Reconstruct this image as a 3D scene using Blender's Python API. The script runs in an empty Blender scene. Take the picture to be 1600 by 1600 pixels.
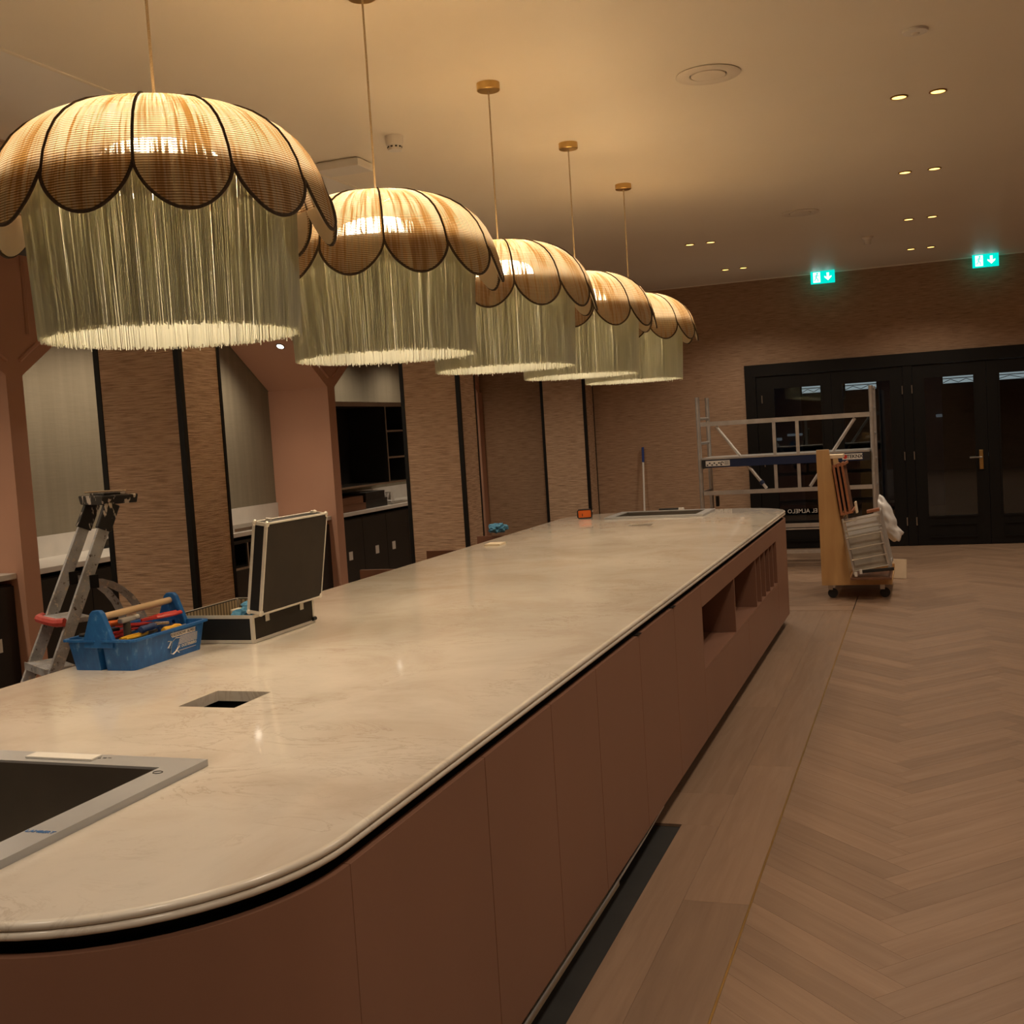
import bpy, bmesh, math, random
from mathutils import Vector, Matrix
random.seed(7)
S = bpy.context.scene
C = S.collection
PI = math.pi

# ------------------------------------------------------------------ camera
YAW, PITCH, ROLL, FPX = 0.34854771, -0.06725316, -0.06266279, 1788.9
CAM = Vector((0, 0, 1.656))
fw = Vector((-math.sin(YAW) * math.cos(PITCH), math.cos(YAW) * math.cos(PITCH), math.sin(PITCH)))
rt = fw.cross(Vector((0, 0, 1))).normalized()
up = rt.cross(fw)
rt2 = rt * math.cos(ROLL) + up * math.sin(ROLL)
up2 = up * math.cos(ROLL) - rt * math.sin(ROLL)
cd = bpy.data.cameras.new('camera')
cam = bpy.data.objects.new('camera', cd); C.objects.link(cam)
cd.sensor_width = 36; cd.lens = FPX / 1600 * 36; cd.clip_start = 0.05; cd.clip_end = 200
m = Matrix.Identity(4)
for i in range(3):
    m[i][0] = rt2[i]; m[i][1] = up2[i]; m[i][2] = -fw[i]; m[i][3] = CAM[i]
cam.matrix_world = m
S.camera = cam

# ------------------------------------------------------------------ world, exposure, light strengths
w = bpy.data.worlds.new('night'); S.world = w; w.use_nodes = True
w.node_tree.nodes['Background'].inputs[0].default_value = (0.010, 0.014, 0.022, 1)
w.node_tree.nodes['Background'].inputs[1].default_value = 1.0
S.view_settings.view_transform = 'Standard'
S.view_settings.look = 'None'
S.view_settings.exposure = 0.68
S.view_settings.gamma = 1.0
S.view_settings.use_curve_mapping = False
BULB = 25.0          # emission of each pendant bulb
DOWN_W = 24.0        # ceiling downlights, watts each
SPOT_W = 22.0        # spots in the back bar arches
DOWN_COL = (1.0, 0.83, 0.64)
SPOT_COL = (1.0, 0.80, 0.58)
BULB_COL = (1.0, 0.78, 0.52, 1)

# ------------------------------------------------------------------ helpers
def pix(x, y, z):
    c = Vector((x, y, z)) - CAM
    d = c.dot(fw)
    if d < 0.1: return None
    return (800 + FPX * c.dot(rt2) / d, 800 - FPX * c.dot(up2) / d)

class MB:
    """collects shapes, builds one mesh object"""
    def __init__(s): s.b = bmesh.new()
    def box(s, x0, x1, y0, y1, z0, z1, bev=0.0, M=None):
        b = s.b
        v = [b.verts.new((x, y, z)) for z in (z0, z1) for y in (y0, y1) for x in (x0, x1)]
        fs = [b.faces.new([v[i] for i in q]) for q in ((0, 2, 3, 1), (4, 5, 7, 6), (0, 1, 5, 4), (2, 6, 7, 3), (0, 4, 6, 2), (1, 3, 7, 5))]
        if M: bmesh.ops.transform(b, matrix=M, verts=v)
        if bev > 0:
            es = list({e for f in fs for e in f.edges})
            bmesh.ops.bevel(b, geom=es, offset=bev, segments=2, profile=0.5, affect='EDGES')
        return s
    def cyl(s, p, q, r, n=16, r2=None, caps=True):
        b = s.b; p = Vector(p); q = Vector(q); d = (q - p).normalized()
        a = d.orthogonal().normalized(); c = d.cross(a); r2 = r if r2 is None else r2
        A = []; B = []
        for i in range(n):
            t = 2 * PI * i / n; o = a * math.cos(t) + c * math.sin(t)
            A.append(b.verts.new(p + o * r)); B.append(b.verts.new(q + o * r2))
        for i in range(n):
            b.faces.new([A[i], A[(i + 1) % n], B[(i + 1) % n], B[i]])
        if caps:
            b.faces.new(A[::-1]); b.faces.new(B)
        return s
    def tube(s, pts, r, n=8, closed=False, flat=1.0):
        b = s.b; pts = [Vector(p) for p in pts]; N = len(pts); rings = []
        ref = None
        for i, p in enumerate(pts):
            if closed: d = pts[(i + 1) % N] - pts[i - 1]
            else: d = pts[min(i + 1, N - 1)] - pts[max(i - 1, 0)]
            d.normalize()
            if ref is None: ref = d.orthogonal().normalized()
            a = (ref - d * ref.dot(d))
            if a.length < 1e-4: a = d.orthogonal()
            a.normalize(); ref = a; c = d.cross(a)
            rings.append([b.verts.new(p + a * math.cos(2 * PI * k / n) * r + c * math.sin(2 * PI * k / n) * r * flat) for k in range(n)])
        for i in range(N if closed else N - 1):
            A = rings[i]; B = rings[(i + 1) % N]
            for k in range(n):
                b.faces.new([A[k], A[(k + 1) % n], B[(k + 1) % n], B[k]])
        if not closed:
            b.faces.new(rings[0][::-1]); b.faces.new(rings[-1])
        return s
    def lathe(s, prof, n=32, c=(0, 0, 0), close=False):
        b = s.b; rings = []
        for r, z in prof:
            rings.append([b.verts.new((c[0] + max(r, 1e-4) * math.cos(2 * PI * i / n), c[1] + max(r, 1e-4) * math.sin(2 * PI * i / n), c[2] + z)) for i in range(n)])
        for A, B in zip(rings, rings[1:]):
            for i in range(n):
                b.faces.new([A[i], A[(i + 1) % n], B[(i + 1) % n], B[i]])
        if close:
            b.faces.new(rings[0][::-1]); b.faces.new(rings[-1])
        return s
    def prism(s, poly, axis, lo, hi, M=None, bev=0):
        """poly: 2d points; axis 0/1/2 = extrusion axis; (a,b) fill the other axes in order"""
        b = s.b
        def mk(t):
            o = []
            for a, c in poly:
                if axis == 0: co = (t, a, c)
                elif axis == 1: co = (a, t, c)
                else: co = (a, c, t)
                o.append(b.verts.new(co))
            return o
        A = mk(lo); B = mk(hi); n = len(A)
        fs = [b.faces.new(A[::-1]), b.faces.new(B)]
        for i in range(n): fs.append(b.faces.new([A[i], A[(i + 1) % n], B[(i + 1) % n], B[i]]))
        if M: bmesh.ops.transform(b, matrix=M, verts=A + B)
        if bev:
            es = list({e for f in fs for e in f.edges})
            bmesh.ops.bevel(b, geom=es, offset=bev, segments=2, profile=.5, affect='EDGES')
        return s
    def poly(s, pts):
        s.b.faces.new([s.b.verts.new(p) for p in pts]); return s
    def mesh(s, name, mat, smooth=False, ang=0.6):
        bmesh.ops.recalc_face_normals(s.b, faces=s.b.faces)
        me = bpy.data.meshes.new(name); s.b.to_mesh(me); s.b.free()
        if mat: me.materials.append(mat)
        if smooth:
            for p in me.polygons: p.use_smooth = True
            try: me.set_sharp_from_angle(angle=ang)
            except Exception: pass
        return me
    def build(s, name, mat, parent=None, smooth=False, kind=None, label=None, ang=0.6):
        return put(name, s.mesh(name, mat, smooth, ang), parent, kind, label)

def put(name, me, parent=None, kind=None, label=None):
    o = bpy.data.objects.new(name, me); C.objects.link(o)
    if parent: o.parent = parent
    if kind: o['kind'] = kind
    if label: o['label'] = label
    return o

def thing(name, label, cat, loc=(0, 0, 0), rotz=0, group=None, kind=None):
    o = bpy.data.objects.new(name, None); C.objects.link(o)
    o.empty_display_size = 0.05
    o.location = loc; o.rotation_euler = (0, 0, rotz)
    o['label'] = label; o['category'] = cat
    if group: o['group'] = group
    if kind: o['kind'] = kind
    return o

def tag(o, label, cat=None, group=None, kind=None):
    o['label'] = label
    if cat: o['category'] = cat
    if group: o['group'] = group
    if kind: o['kind'] = kind
    return o

def copy_tree(o, parent=None):
    c = o.copy(); C.objects.link(c); c.parent = parent
    for ch in list(o.children): copy_tree(ch, c)
    return c

def text_mesh(txt, size, ext=0.0004, mirror=False, bold=0.0):
    cu = bpy.data.curves.new('t', 'FONT'); cu.body = txt; cu.size = size; cu.extrude = ext
    cu.align_x = 'CENTER'; cu.align_y = 'CENTER'; cu.offset = bold; cu.resolution_u = 2
    o = bpy.data.objects.new('t', cu); C.objects.link(o)
    dg = bpy.context.evaluated_depsgraph_get(); dg.update()
    me = bpy.data.meshes.new_from_object(o.evaluated_get(dg))
    bpy.data.objects.remove(o); bpy.data.curves.remove(cu)
    if mirror:
        me.transform(Matrix.Scale(-1, 4, (1, 0, 0))); me.flip_normals()
    return me

# ------------------------------------------------------------------ materials
def mat(name, col, rough=0.5, metal=0.0, spec=0.5, emit=None, es=0.0):
    m = bpy.data.materials.new(name); m.use_nodes = True
    p = m.node_tree.nodes['Principled BSDF']
    p.inputs['Base Color'].default_value = (*col, 1); p.inputs['Roughness'].default_value = rough
    p.inputs['Metallic'].default_value = metal; p.inputs['Specular IOR Level'].default_value = spec
    if emit:
        p.inputs['Emission Color'].default_value = (*emit, 1); p.inputs['Emission Strength'].default_value = es
    return m

class NT:
    def __init__(s, m): s.t = m.node_tree; s.p = s.t.nodes['Principled BSDF']; s.out = s.t.nodes['Material Output']
    def n(s, typ, **kw):
        o = s.t.nodes.new(typ)
        for k, v in kw.items():
            if k in o.inputs.keys(): o.inputs[k].default_value = v
            else: setattr(o, k, v)
        return o
    def l(s, a, b): s.t.links.new(a, b)
    def coords(s, scale=(1, 1, 1), kind='Object', rot=(0, 0, 0)):
        tc = s.n('ShaderNodeTexCoord'); mp = s.n('ShaderNodeMapping')
        mp.inputs['Scale'].default_value = scale; mp.inputs['Rotation'].default_value = rot
        s.l(tc.outputs[kind], mp.inputs['Vector']); return mp.outputs['Vector']
    def noise(s, vec, scale=5, detail=4, rough=0.5, dist=0):
        o = s.n('ShaderNodeTexNoise'); o.inputs['Scale'].default_value = scale; o.inputs['Detail'].default_value = detail
        o.inputs['Roughness'].default_value = rough; o.inputs['Distortion'].default_value = dist
        s.l(vec, o.inputs['Vector']); return o.outputs['Fac']
    def ramp(s, fac, stops):
        o = s.n('ShaderNodeValToRGB'); e = o.color_ramp.elements
        while len(e) < len(stops): e.new(0.5)
        for i, (p, c) in enumerate(stops):
            e[i].position = p; e[i].color = (*c, 1) if len(c) == 3 else c
        s.l(fac, o.inputs['Fac']); return o.outputs['Color']
    def mixc(s, f, a, b, mode='MIX'):
        o = s.n('ShaderNodeMix', data_type='RGBA', blend_type=mode)
        for i, v in ((0, f), (6, a), (7, b)):
            if hasattr(v, 'is_output'): s.l(v, o.inputs[i])
            else: o.inputs[i].default_value = v if not isinstance(v, tuple) else (*v, 1)[:4]
        return o.outputs[2]
    def math(s, op, a, b=0.5):
        o = s.n('ShaderNodeMath', operation=op)
        for i, v in enumerate((a, b)):
            if hasattr(v, 'is_output'): s.l(v, o.inputs[i])
            else: o.inputs[i].default_value = v
        return o.outputs[0]
    def bump(s, h, strength=0.3, dist=0.01):
        o = s.n('ShaderNodeBump'); o.inputs['Strength'].default_value = strength; o.inputs['Distance'].default_value = dist
        s.l(h, o.inputs['Height']); s.l(o.outputs['Normal'], s.p.inputs['Normal']); return o

def m_noisy(name, c1, c2, scale=8, rough=0.6, bump=0.0, stretch=(1, 1, 1), metal=0, detail=4, spec=0.5):
    m = mat(name, c1, rough, metal, spec); t = NT(m); v = t.coords(stretch)
    f = t.noise(v, scale, detail); t.l(t.ramp(f, [(0.3, c1), (0.7, c2)]), t.p.inputs['Base Color'])
    if bump: t.bump(f, bump, 0.004)
    return m

def m_wallpaper(name, c1, c2, c3, spec=0.3, zs=150, bs=0.8):
    m = mat(name, c1, 0.75, 0, spec); t = NT(m)
    fine = t.noise(t.coords((6.5, 6.5, zs)), 1.0, 5, 0.62)
    mid = t.noise(t.coords((2.4, 2.4, 48)), 1.0, 3, 0.5)
    big = t.noise(t.coords((0.9, 0.9, 2.2)), 1.0, 2, 0.5)
    c = t.ramp(fine, [(0.30, c1), (0.52, c2), (0.72, c3)])
    c = t.mixc(t.math('MULTIPLY', mid, 0.5), c, t.mixc(1.0, c, (0.72, 0.70, 0.68), 'MULTIPLY'))
    c = t.mixc(t.math('MULTIPLY', big, 0.35), c, t.mixc(1.0, c, (1.18, 0.98, 0.86), 'MULTIPLY'))
    t.l(c, t.p.inputs['Base Color'])
    t.bump(t.math('ADD', fine, t.math('MULTIPLY', mid, 0.7)), bs, 0.012)
    return m

M = {}
M['ceiling'] = m_noisy('ceiling_paint', (0.80, 0.74, 0.63), (0.84, 0.78, 0.67), 0.8, 0.45, spec=0.35)
M['soffit'] = m_noisy('soffit_cool_white', (0.80, 0.78, 0.74), (0.84, 0.82, 0.78), 0.8, 0.5)  # slightly cooler white than the main ceiling
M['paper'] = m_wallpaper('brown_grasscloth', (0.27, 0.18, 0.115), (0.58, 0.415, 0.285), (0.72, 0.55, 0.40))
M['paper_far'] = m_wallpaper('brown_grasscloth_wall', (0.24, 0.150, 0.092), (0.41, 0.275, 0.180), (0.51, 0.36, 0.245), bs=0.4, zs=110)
def m_grey():
    m = mat('grey_fabric_wallcovering', (0.4, 0.37, 0.3), 0.8, 0, 0.25); t = NT(m)
    a = t.noise(t.coords((16, 16, 0.8)), 1.0, 2, 0.5); b = t.noise(t.coords((6, 6, 60)), 1.0, 4, 0.6)
    c = t.ramp(a, [(0.3, (0.225, 0.198, 0.145)), (0.7, (0.262, 0.233, 0.174))])
    c = t.mixc(t.math('MULTIPLY', b, 0.4), c, (0.165, 0.142, 0.102)); t.l(c, t.p.inputs['Base Color']); t.bump(b, 0.25, 0.004); return m
M['grey'] = m_grey()
M['pink'] = m_noisy('terracotta_pink_paint', (0.47, 0.262, 0.180), (0.51, 0.288, 0.200), 1.5, 0.55)
M['panel'] = m_noisy('rose_brown_lacquer', (0.222, 0.108, 0.068), (0.248, 0.122, 0.078), 2.0, 0.42, stretch=(1, 1, 0.3))
M['panel_in'] = m_noisy('rose_brown_inside', (0.20, 0.095, 0.066), (0.23, 0.11, 0.078), 3.0, 0.6)
M['black'] = mat('black_metal', (0.0045, 0.004, 0.0035), 0.5, 0, 0.3)
M['blackcab'] = m_noisy('black_cabinet_laminate', (0.010, 0.009, 0.008), (0.015, 0.0135, 0.012), 3, 0.5)
M['blackwood'] = m_noisy('black_painted_wood', (0.0045, 0.0038, 0.0034), (0.0065, 0.0055, 0.005), 5, 0.5, stretch=(1, 1, 0.2), spec=0.25)
def m_marble(name, base, tint, vein, rough):
    m = mat(name, base, rough, 0, 0.5); t = NT(m)
    v = t.coords((1, 1, 1))
    cloud = t.noise(v, 2.2, 6, 0.62, 0.6)
    c = t.ramp(cloud, [(0.32, tint), (0.55, base), (0.75, tuple(min(1, x * 1.08) for x in base))])
    v2 = t.coords((3.0, 6.5, 3.0), rot=(0, 0, 0.5))
    n1 = t.noise(v2, 1.0, 7, 0.66, 1.4)
    r1 = t.math('ABSOLUTE', t.math('SUBTRACT', n1, 0.5))
    ve = t.ramp(r1, [(0.0, (1, 1, 1)), (0.022, (0, 0, 0))])
    mask = t.ramp(t.noise(t.coords((1.6, 1.6, 1.6)), 1.7, 3), [(0.42, (0, 0, 0)), (0.62, (1, 1, 1))])
    f = t.math('MULTIPLY', t.math('MULTIPLY', ve, mask), 0.38)
    c = t.mixc(f, c, vein)
    fl = t.ramp(t.noise(t.coords((22, 34, 22), rot=(0, 0, .6)), 1.0, 5, 0.7), [(0.58, (0, 0, 0)), (0.72, (1, 1, 1))])
    c = t.mixc(t.math('MULTIPLY', fl, 0.30), c, tint)
    t.l(c, t.p.inputs['Base Color']); return m
M['marble'] = m_marble('cream_marble', (0.69, 0.632, 0.548), (0.595, 0.52, 0.43), (0.34, 0.25, 0.17), 0.06)
M['marble_edge'] = m_marble('cream_marble_edge', (0.72, 0.67, 0.58), (0.62, 0.55, 0.45), (0.42, 0.34, 0.26), 0.2)
M['whitestone'] = m_noisy('white_stone', (0.62, 0.60, 0.56), (0.70, 0.68, 0.64), 6, 0.3)
M['steel'] = m_noisy('brushed_steel', (0.50, 0.47, 0.43), (0.58, 0.55, 0.51), 6, 0.32, stretch=(1, 30, 1), metal=1.0)
M['steelfilm'] = m_noisy('steel_with_protective_film', (0.40, 0.40, 0.40), (0.46, 0.46, 0.46), 3, 0.38, metal=0.25)
M['bowl'] = m_noisy('dark_steel_bowl', (0.20, 0.175, 0.15), (0.26, 0.23, 0.19), 4, 0.38, metal=0.8)
M['alu'] = m_noisy('aluminium', (0.55, 0.53, 0.50), (0.68, 0.66, 0.63), 10, 0.38, metal=0.75)
def m_dirtyalu():
    m = mat('paint_spattered_aluminium', (0.6, 0.58, 0.55), 0.5, 0.45); t = NT(m)
    f = t.noise(t.coords((1, 1, 1)), 38, 5, 0.7); g = t.noise(t.coords((1, 1, 1)), 9, 4)
    c = t.ramp(g, [(0.35, (0.34, 0.34, 0.34)), (0.6, (0.56, 0.58, 0.60))])
    c = t.mixc(t.ramp(f, [(0.57, (0, 0, 0)), (0.62, (1, 1, 1))]), c, (0.70, 0.64, 0.55))
    c = t.mixc(t.ramp(f, [(0.34, (1, 1, 1)), (0.40, (0, 0, 0))]), c, (0.10, 0.07, 0.05))
    t.l(c, t.p.inputs['Base Color']); return m
M['ladder'] = m_dirtyalu()
def m_splat():
    m = mat('paint_splashed_black_plastic', (0.012, 0.011, 0.01), 0.5); t = NT(m)
    f = t.noise(t.coords((1, 1, 0.35)), 30, 3, 0.6)
    t.l(t.ramp(f, [(0.57, (0.012, 0.011, 0.010)), (0.61, (0.70, 0.62, 0.52))]), t.p.inputs['Base Color']); return m
M['splat'] = m_splat()
M['brass'] = mat('brushed_brass', (0.62, 0.43, 0.17), 0.32, 1.0)
M['gold'] = mat('dark_brass_ring', (0.42, 0.25, 0.06), 0.4, 0.8)
M['whiteplastic'] = mat('white_plastic', (0.74, 0.71, 0.66), 0.45)
M['offwhite'] = mat('ceiling_disc_white', (0.70, 0.64, 0.55), 0.5)
M['cord'] = m_noisy('tan_fabric_cord', (0.42, 0.32, 0.20), (0.62, 0.50, 0.33), 300, 0.8)
M['rope'] = m_noisy('dark_brown_rope', (0.035, 0.022, 0.012), (0.075, 0.048, 0.024), 220, 0.85)
M['paperwhite'] = mat('white_paper', (0.72, 0.69, 0.63), 0.7)
M['cream'] = mat('cream_card', (0.74, 0.64, 0.48), 0.7)
M['label'] = mat('white_sticker', (0.66, 0.62, 0.56), 0.6)
M['ink'] = mat('black_ink', (0.02, 0.018, 0.016), 0.6)
M['blueink'] = mat('blue_ink', (0.06, 0.20, 0.50), 0.6)
M['red'] = mat('red_plastic', (0.50, 0.030, 0.022), 0.42)
M['redrubber'] = m_noisy('red_rubber', (0.55, 0.045, 0.035), (0.62, 0.10, 0.08), 60, 0.6)
M['yellow'] = mat('yellow_plastic', (0.72, 0.40, 0.03), 0.45)
M['orange'] = mat('orange_plastic', (0.80, 0.16, 0.02), 0.45)
M['darkblue'] = mat('dark_blue_plastic', (0.020, 0.045, 0.13), 0.45)
M['darkgrip'] = mat('dark_grip', (0.05, 0.042, 0.03), 0.6)
M['navy'] = mat('navy_blue_beam', (0.008, 0.018, 0.06), 0.45)
def m_tool():
    m = mat('scuffed_blue_plastic', (0.012, 0.12, 0.36), 0.42); t = NT(m)
    f = t.noise(t.coords((1, 1, 0.5)), 34, 4, 0.6)
    c = t.ramp(f, [(0.40, (0.010, 0.095, 0.30)), (0.60, (0.014, 0.125, 0.37)), (0.70, (0.10, 0.25, 0.50))])
    t.l(c, t.p.inputs['Base Color']); return m
M['toolblue'] = m_tool()
M['wood'] = m_noisy('turned_ash_handle', (0.48, 0.33, 0.18), (0.60, 0.44, 0.26), 12, 0.5, stretch=(6, 0.5, 6))
M['ply'] = m_noisy('birch_plywood', (0.50, 0.29, 0.115), (0.60, 0.37, 0.16), 3.0, 0.5, stretch=(5, 5, 0.6))
M['plycut'] = m_noisy('plywood_cut_edge', (0.72, 0.58, 0.40), (0.80, 0.66, 0.48), 9, 0.6)
M['redwood'] = m_noisy('reddish_wood', (0.30, 0.105, 0.045), (0.40, 0.16, 0.075), 5, 0.5, stretch=(4, 4, 0.6))
M['darkwood'] = m_noisy('dark_walnut', (0.13, 0.055, 0.028), (0.20, 0.09, 0.045), 5, 0.5, stretch=(4, 0.6, 4))
M['casepanel'] = m_noisy('dark_brown_case_panel', (0.022, 0.0155, 0.0095), (0.030, 0.021, 0.013), 8, 0.62, spec=0.25)
M['caseblack'] = mat('case_black_laminate', (0.005, 0.005, 0.005), 0.45)
M['casealu'] = m_noisy('case_aluminium_edge', (0.62, 0.58, 0.50), (0.74, 0.70, 0.62), 16, 0.42, metal=0.35)
def m_rib():
    m = mat('ribbed_case_lining', (0.28, 0.20, 0.11), 0.7); t = NT(m)
    wv = t.n('ShaderNodeTexWave', wave_type='BANDS', bands_direction='DIAGONAL'); wv.inputs['Scale'].default_value = 30
    t.l(t.coords((1, 1, 0)), wv.inputs['Vector'])
    t.l(t.ramp(wv.outputs['Fac'], [(0.2, (0.12, 0.085, 0.045)), (0.7, (0.36, 0.27, 0.16))]), t.p.inputs['Base Color']); return m
M['lining'] = m_rib()
M['blueglove'] = mat('light_blue_fabric', (0.10, 0.33, 0.55), 0.8)
M['plasticbag'] = mat('white_plastic_film', (0.74, 0.72, 0.69), 0.35)
M['rubber'] = mat('black_rubber', (0.015, 0.014, 0.013), 0.6)
M['underlay'] = m_noisy('black_underlay', (0.010, 0.009, 0.008), (0.018, 0.016, 0.014), 6, 0.7)
M['darkinside'] = mat('dark_void', (0.012, 0.010, 0.008), 0.8)
M['barfloor'] = m_noisy('bar_floor_vinyl', (0.24, 0.16, 0.105), (0.30, 0.205, 0.14), 3, 0.5, stretch=(1, 0.1, 1))

def m_planks():
    m = mat('light_oak_planks', (0.4, 0.3, 0.2), 0.42, 0, 0.4); t = NT(m)
    uv = t.n('ShaderNodeUVMap', uv_map='UVMap').outputs['UV']
    oi = t.n('ShaderNodeObjectInfo'); at = t.n('ShaderNodeAttribute', attribute_name='rnd')
    seed = t.math('ADD', oi.outputs['Random'], at.outputs['Fac'])
    wn = t.n('ShaderNodeTexWhiteNoise', noise_dimensions='1D'); t.l(seed, wn.inputs['W'])
    rnd = wn.outputs['Value']
    off = t.n('ShaderNodeCombineXYZ'); t.l(t.math('MULTIPLY', rnd, 37.0), off.inputs[0]); t.l(t.math('MULTIPLY', rnd, 11.0), off.inputs[2])
    add = t.n('ShaderNodeVectorMath', operation='ADD'); t.l(uv, add.inputs[0]); t.l(off.outputs[0], add.inputs[1])
    mp = t.n('ShaderNodeMapping'); mp.inputs['Scale'].default_value = (1.6, 22, 1); t.l(add.outputs[0], mp.inputs['Vector'])
    g = t.noise(mp.outputs['Vector'], 1.0, 5, 0.6, 0.4)
    mp2 = t.n('ShaderNodeMapping'); mp2.inputs['Scale'].default_value = (2.5, 9, 1); t.l(add.outputs[0], mp2.inputs['Vector'])
    g2 = t.noise(mp2.outputs['Vector'], 1.0, 3, 0.5)
    c = t.ramp(g, [(0.3, (0.232, 0.146, 0.092)), (0.7, (0.305, 0.201, 0.133))])
    c = t.mixc(t.math('MULTIPLY', g2, 0.5), c, (0.225, 0.142, 0.092))
    tone = t.ramp(rnd, [(0.0, (0.84, 0.83, 0.82)), (0.4, (0.97, 0.965, 0.96)), (1.0, (1.08, 1.075, 1.07))])
    c = t.mixc(1.0, c, tone, 'MULTIPLY')
    t.l(c, t.p.inputs['Base Color'])
    t.l(t.ramp(g, [(0.3, (0.50, 0.50, 0.50)), (0.7, (0.38, 0.38, 0.38))]), t.p.inputs['Roughness'])
    t.bump(g, 0.08, 0.002)
    return m
M['planks'] = m_planks()

def m_raffia():
    m = mat('woven_raffia', (0.5, 0.33, 0.14), 0.8); t = NT(m)
    uv = t.n('ShaderNodeUVMap', uv_map='UVMap').outputs['UV']
    oi = t.n('ShaderNodeObjectInfo')
    off = t.n('ShaderNodeCombineXYZ'); t.l(t.math('MULTIPLY', oi.outputs['Random'], 23.0), off.inputs[0])
    add = t.n('ShaderNodeVectorMath', operation='ADD'); t.l(uv, add.inputs[0]); t.l(off.outputs[0], add.inputs[1])
    mp = t.n('ShaderNodeMapping'); mp.inputs['Scale'].default_value = (105, 4.0, 1); t.l(add.outputs[0], mp.inputs['Vector'])
    streak = t.noise(mp.outputs['Vector'], 1.0, 3, 0.6)
    mpb = t.n('ShaderNodeMapping'); mpb.inputs['Scale'].default_value = (14, 3.0, 1); t.l(add.outputs[0], mpb.inputs['Vector'])
    patch = t.noise(mpb.outputs['Vector'], 1.0, 2, 0.5)
    sx = t.n('ShaderNodeSeparateXYZ'); t.l(uv, sx.inputs[0])
    wob = t.math('MULTIPLY', t.math('SUBTRACT', patch, 0.5), 0.004)
    ph = t.math('MULTIPLY', t.math('ADD', sx.outputs['Y'], wob), 2 * PI / 0.0068)
    weft = t.math('MULTIPLY', t.math('ADD', t.math('SINE', ph), 1.0), 0.5)        # 1 = weft cord
    cordm = t.ramp(weft, [(0.45, (0, 0, 0)), (0.75, (1, 1, 1))])
    s2 = t.math('ADD', t.math('MULTIPLY', streak, 0.6), t.math('MULTIPLY', patch, 0.4))
    gap = t.ramp(s2, [(0.43, (0, 0, 0)), (0.57, (1, 1, 1))])
    colr = t.ramp(streak, [(0.3, (0.50, 0.36, 0.24)), (0.7, (0.80, 0.64, 0.47))])
    refl = t.mixc(t.math('MULTIPLY', cordm, 0.85), colr, (0.13, 0.080, 0.045))
    trans = t.mixc(gap, (0.40, 0.225, 0.065), (1.0, 0.93, 0.74))
    trans = t.mixc(t.math('MULTIPLY', cordm, 0.86), trans, (0.13, 0.060, 0.016))
    d = t.n('ShaderNodeBsdfDiffuse'); t.l(refl, d.inputs['Color'])
    tr = t.n('ShaderNodeBsdfTranslucent'); t.l(trans, tr.inputs['Color'])
    mx = t.n('ShaderNodeMixShader'); mx.inputs[0].default_value = 0.56
    t.l(d.outputs[0], mx.inputs[1]); t.l(tr.outputs[0], mx.inputs[2])
    tp = t.n('ShaderNodeBsdfTransparent'); tp.inputs[0].default_value = (1, .95, .82, 1)
    hole = t.math('MULTIPLY', t.math('MULTIPLY', t.ramp(s2, [(0.47, (0, 0, 0)), (0.60, (1, 1, 1))]), t.math('SUBTRACT', 1.0, cordm)), 0.55)
    m2 = t.n('ShaderNodeMixShader'); t.l(hole, m2.inputs[0]); t.l(mx.outputs[0], m2.inputs[1]); t.l(tp.outputs[0], m2.inputs[2])
    t.l(m2.outputs[0], t.out.inputs['Surface']); return m
M['raffia'] = m_raffia()
def m_transl(name, col, tcol, f):
    m = mat(name, col, 0.8); t = NT(m)
    d = t.n('ShaderNodeBsdfDiffuse'); d.inputs['Color'].default_value = (*col, 1)
    tr = t.n('ShaderNodeBsdfTranslucent'); tr.inputs['Color'].default_value = (*tcol, 1)
    mx = t.n('ShaderNodeMixShader'); mx.inputs[0].default_value = f
    t.l(d.outputs[0], mx.inputs[1]); t.l(tr.outputs[0], mx.inputs[2]); t.l(mx.outputs[0], t.out.inputs['Surface']); return m
M['liner'] = m_transl('cream_cotton_lining', (0.78, 0.70, 0.58), (0.85, 0.78, 0.64), 0.6)
def m_fringe():
    m = m_transl('sage_fringe_yarn', (0.40, 0.40, 0.30), (0.42, 0.38, 0.22), 0.58); t = NT(m)
    at = t.n('ShaderNodeAttribute', attribute_name='rnd')
    d = next(n for n in t.t.nodes if n.type == 'BSDF_DIFFUSE'); tr = next(n for n in t.t.nodes if n.type == 'BSDF_TRANSLUCENT')
    t.l(t.ramp(at.outputs['Fac'], [(0.0, (0.61, 0.625, 0.57)), (0.6, (0.67, 0.68, 0.62)), (1.0, (0.74, 0.735, 0.66))]), d.inputs['Color'])
    t.l(t.ramp(at.outputs['Fac'], [(0.0, (0.66, 0.645, 0.53)), (1.0, (0.79, 0.77, 0.64))]), tr.inputs['Color'])
    return m
M['fringe'] = m_fringe()
def m_emit(name, col, st):
    m = bpy.data.materials.new(name); m.use_nodes = True; nt = m.node_tree; nt.nodes.clear()
    e = nt.nodes.new('ShaderNodeEmission'); e.inputs[0].default_value = (*col[:3], 1); e.inputs[1].default_value = st
    o = nt.nodes.new('ShaderNodeOutputMaterial'); nt.links.new(e.outputs[0], o.inputs[0]); return m
M['bulb'] = m_emit('lamp_bulb', BULB_COL, BULB)
M['down'] = m_emit('downlight_lens', (1.0, 0.62, 0.16), 2.2)
M['spotlens'] = m_emit('spot_lens', (1.0, 0.90, 0.74), 6.0)
M['exitgreen'] = m_emit('exit_green', (0.0, 0.52, 0.42), 1.0)
M['exitwhite'] = m_emit('exit_white', (0.62, 1.0, 0.95), 1.1)
M['streetlit'] = m_emit('street_lit_panel', (0.46, 0.52, 0.52), 0.55)
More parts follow.
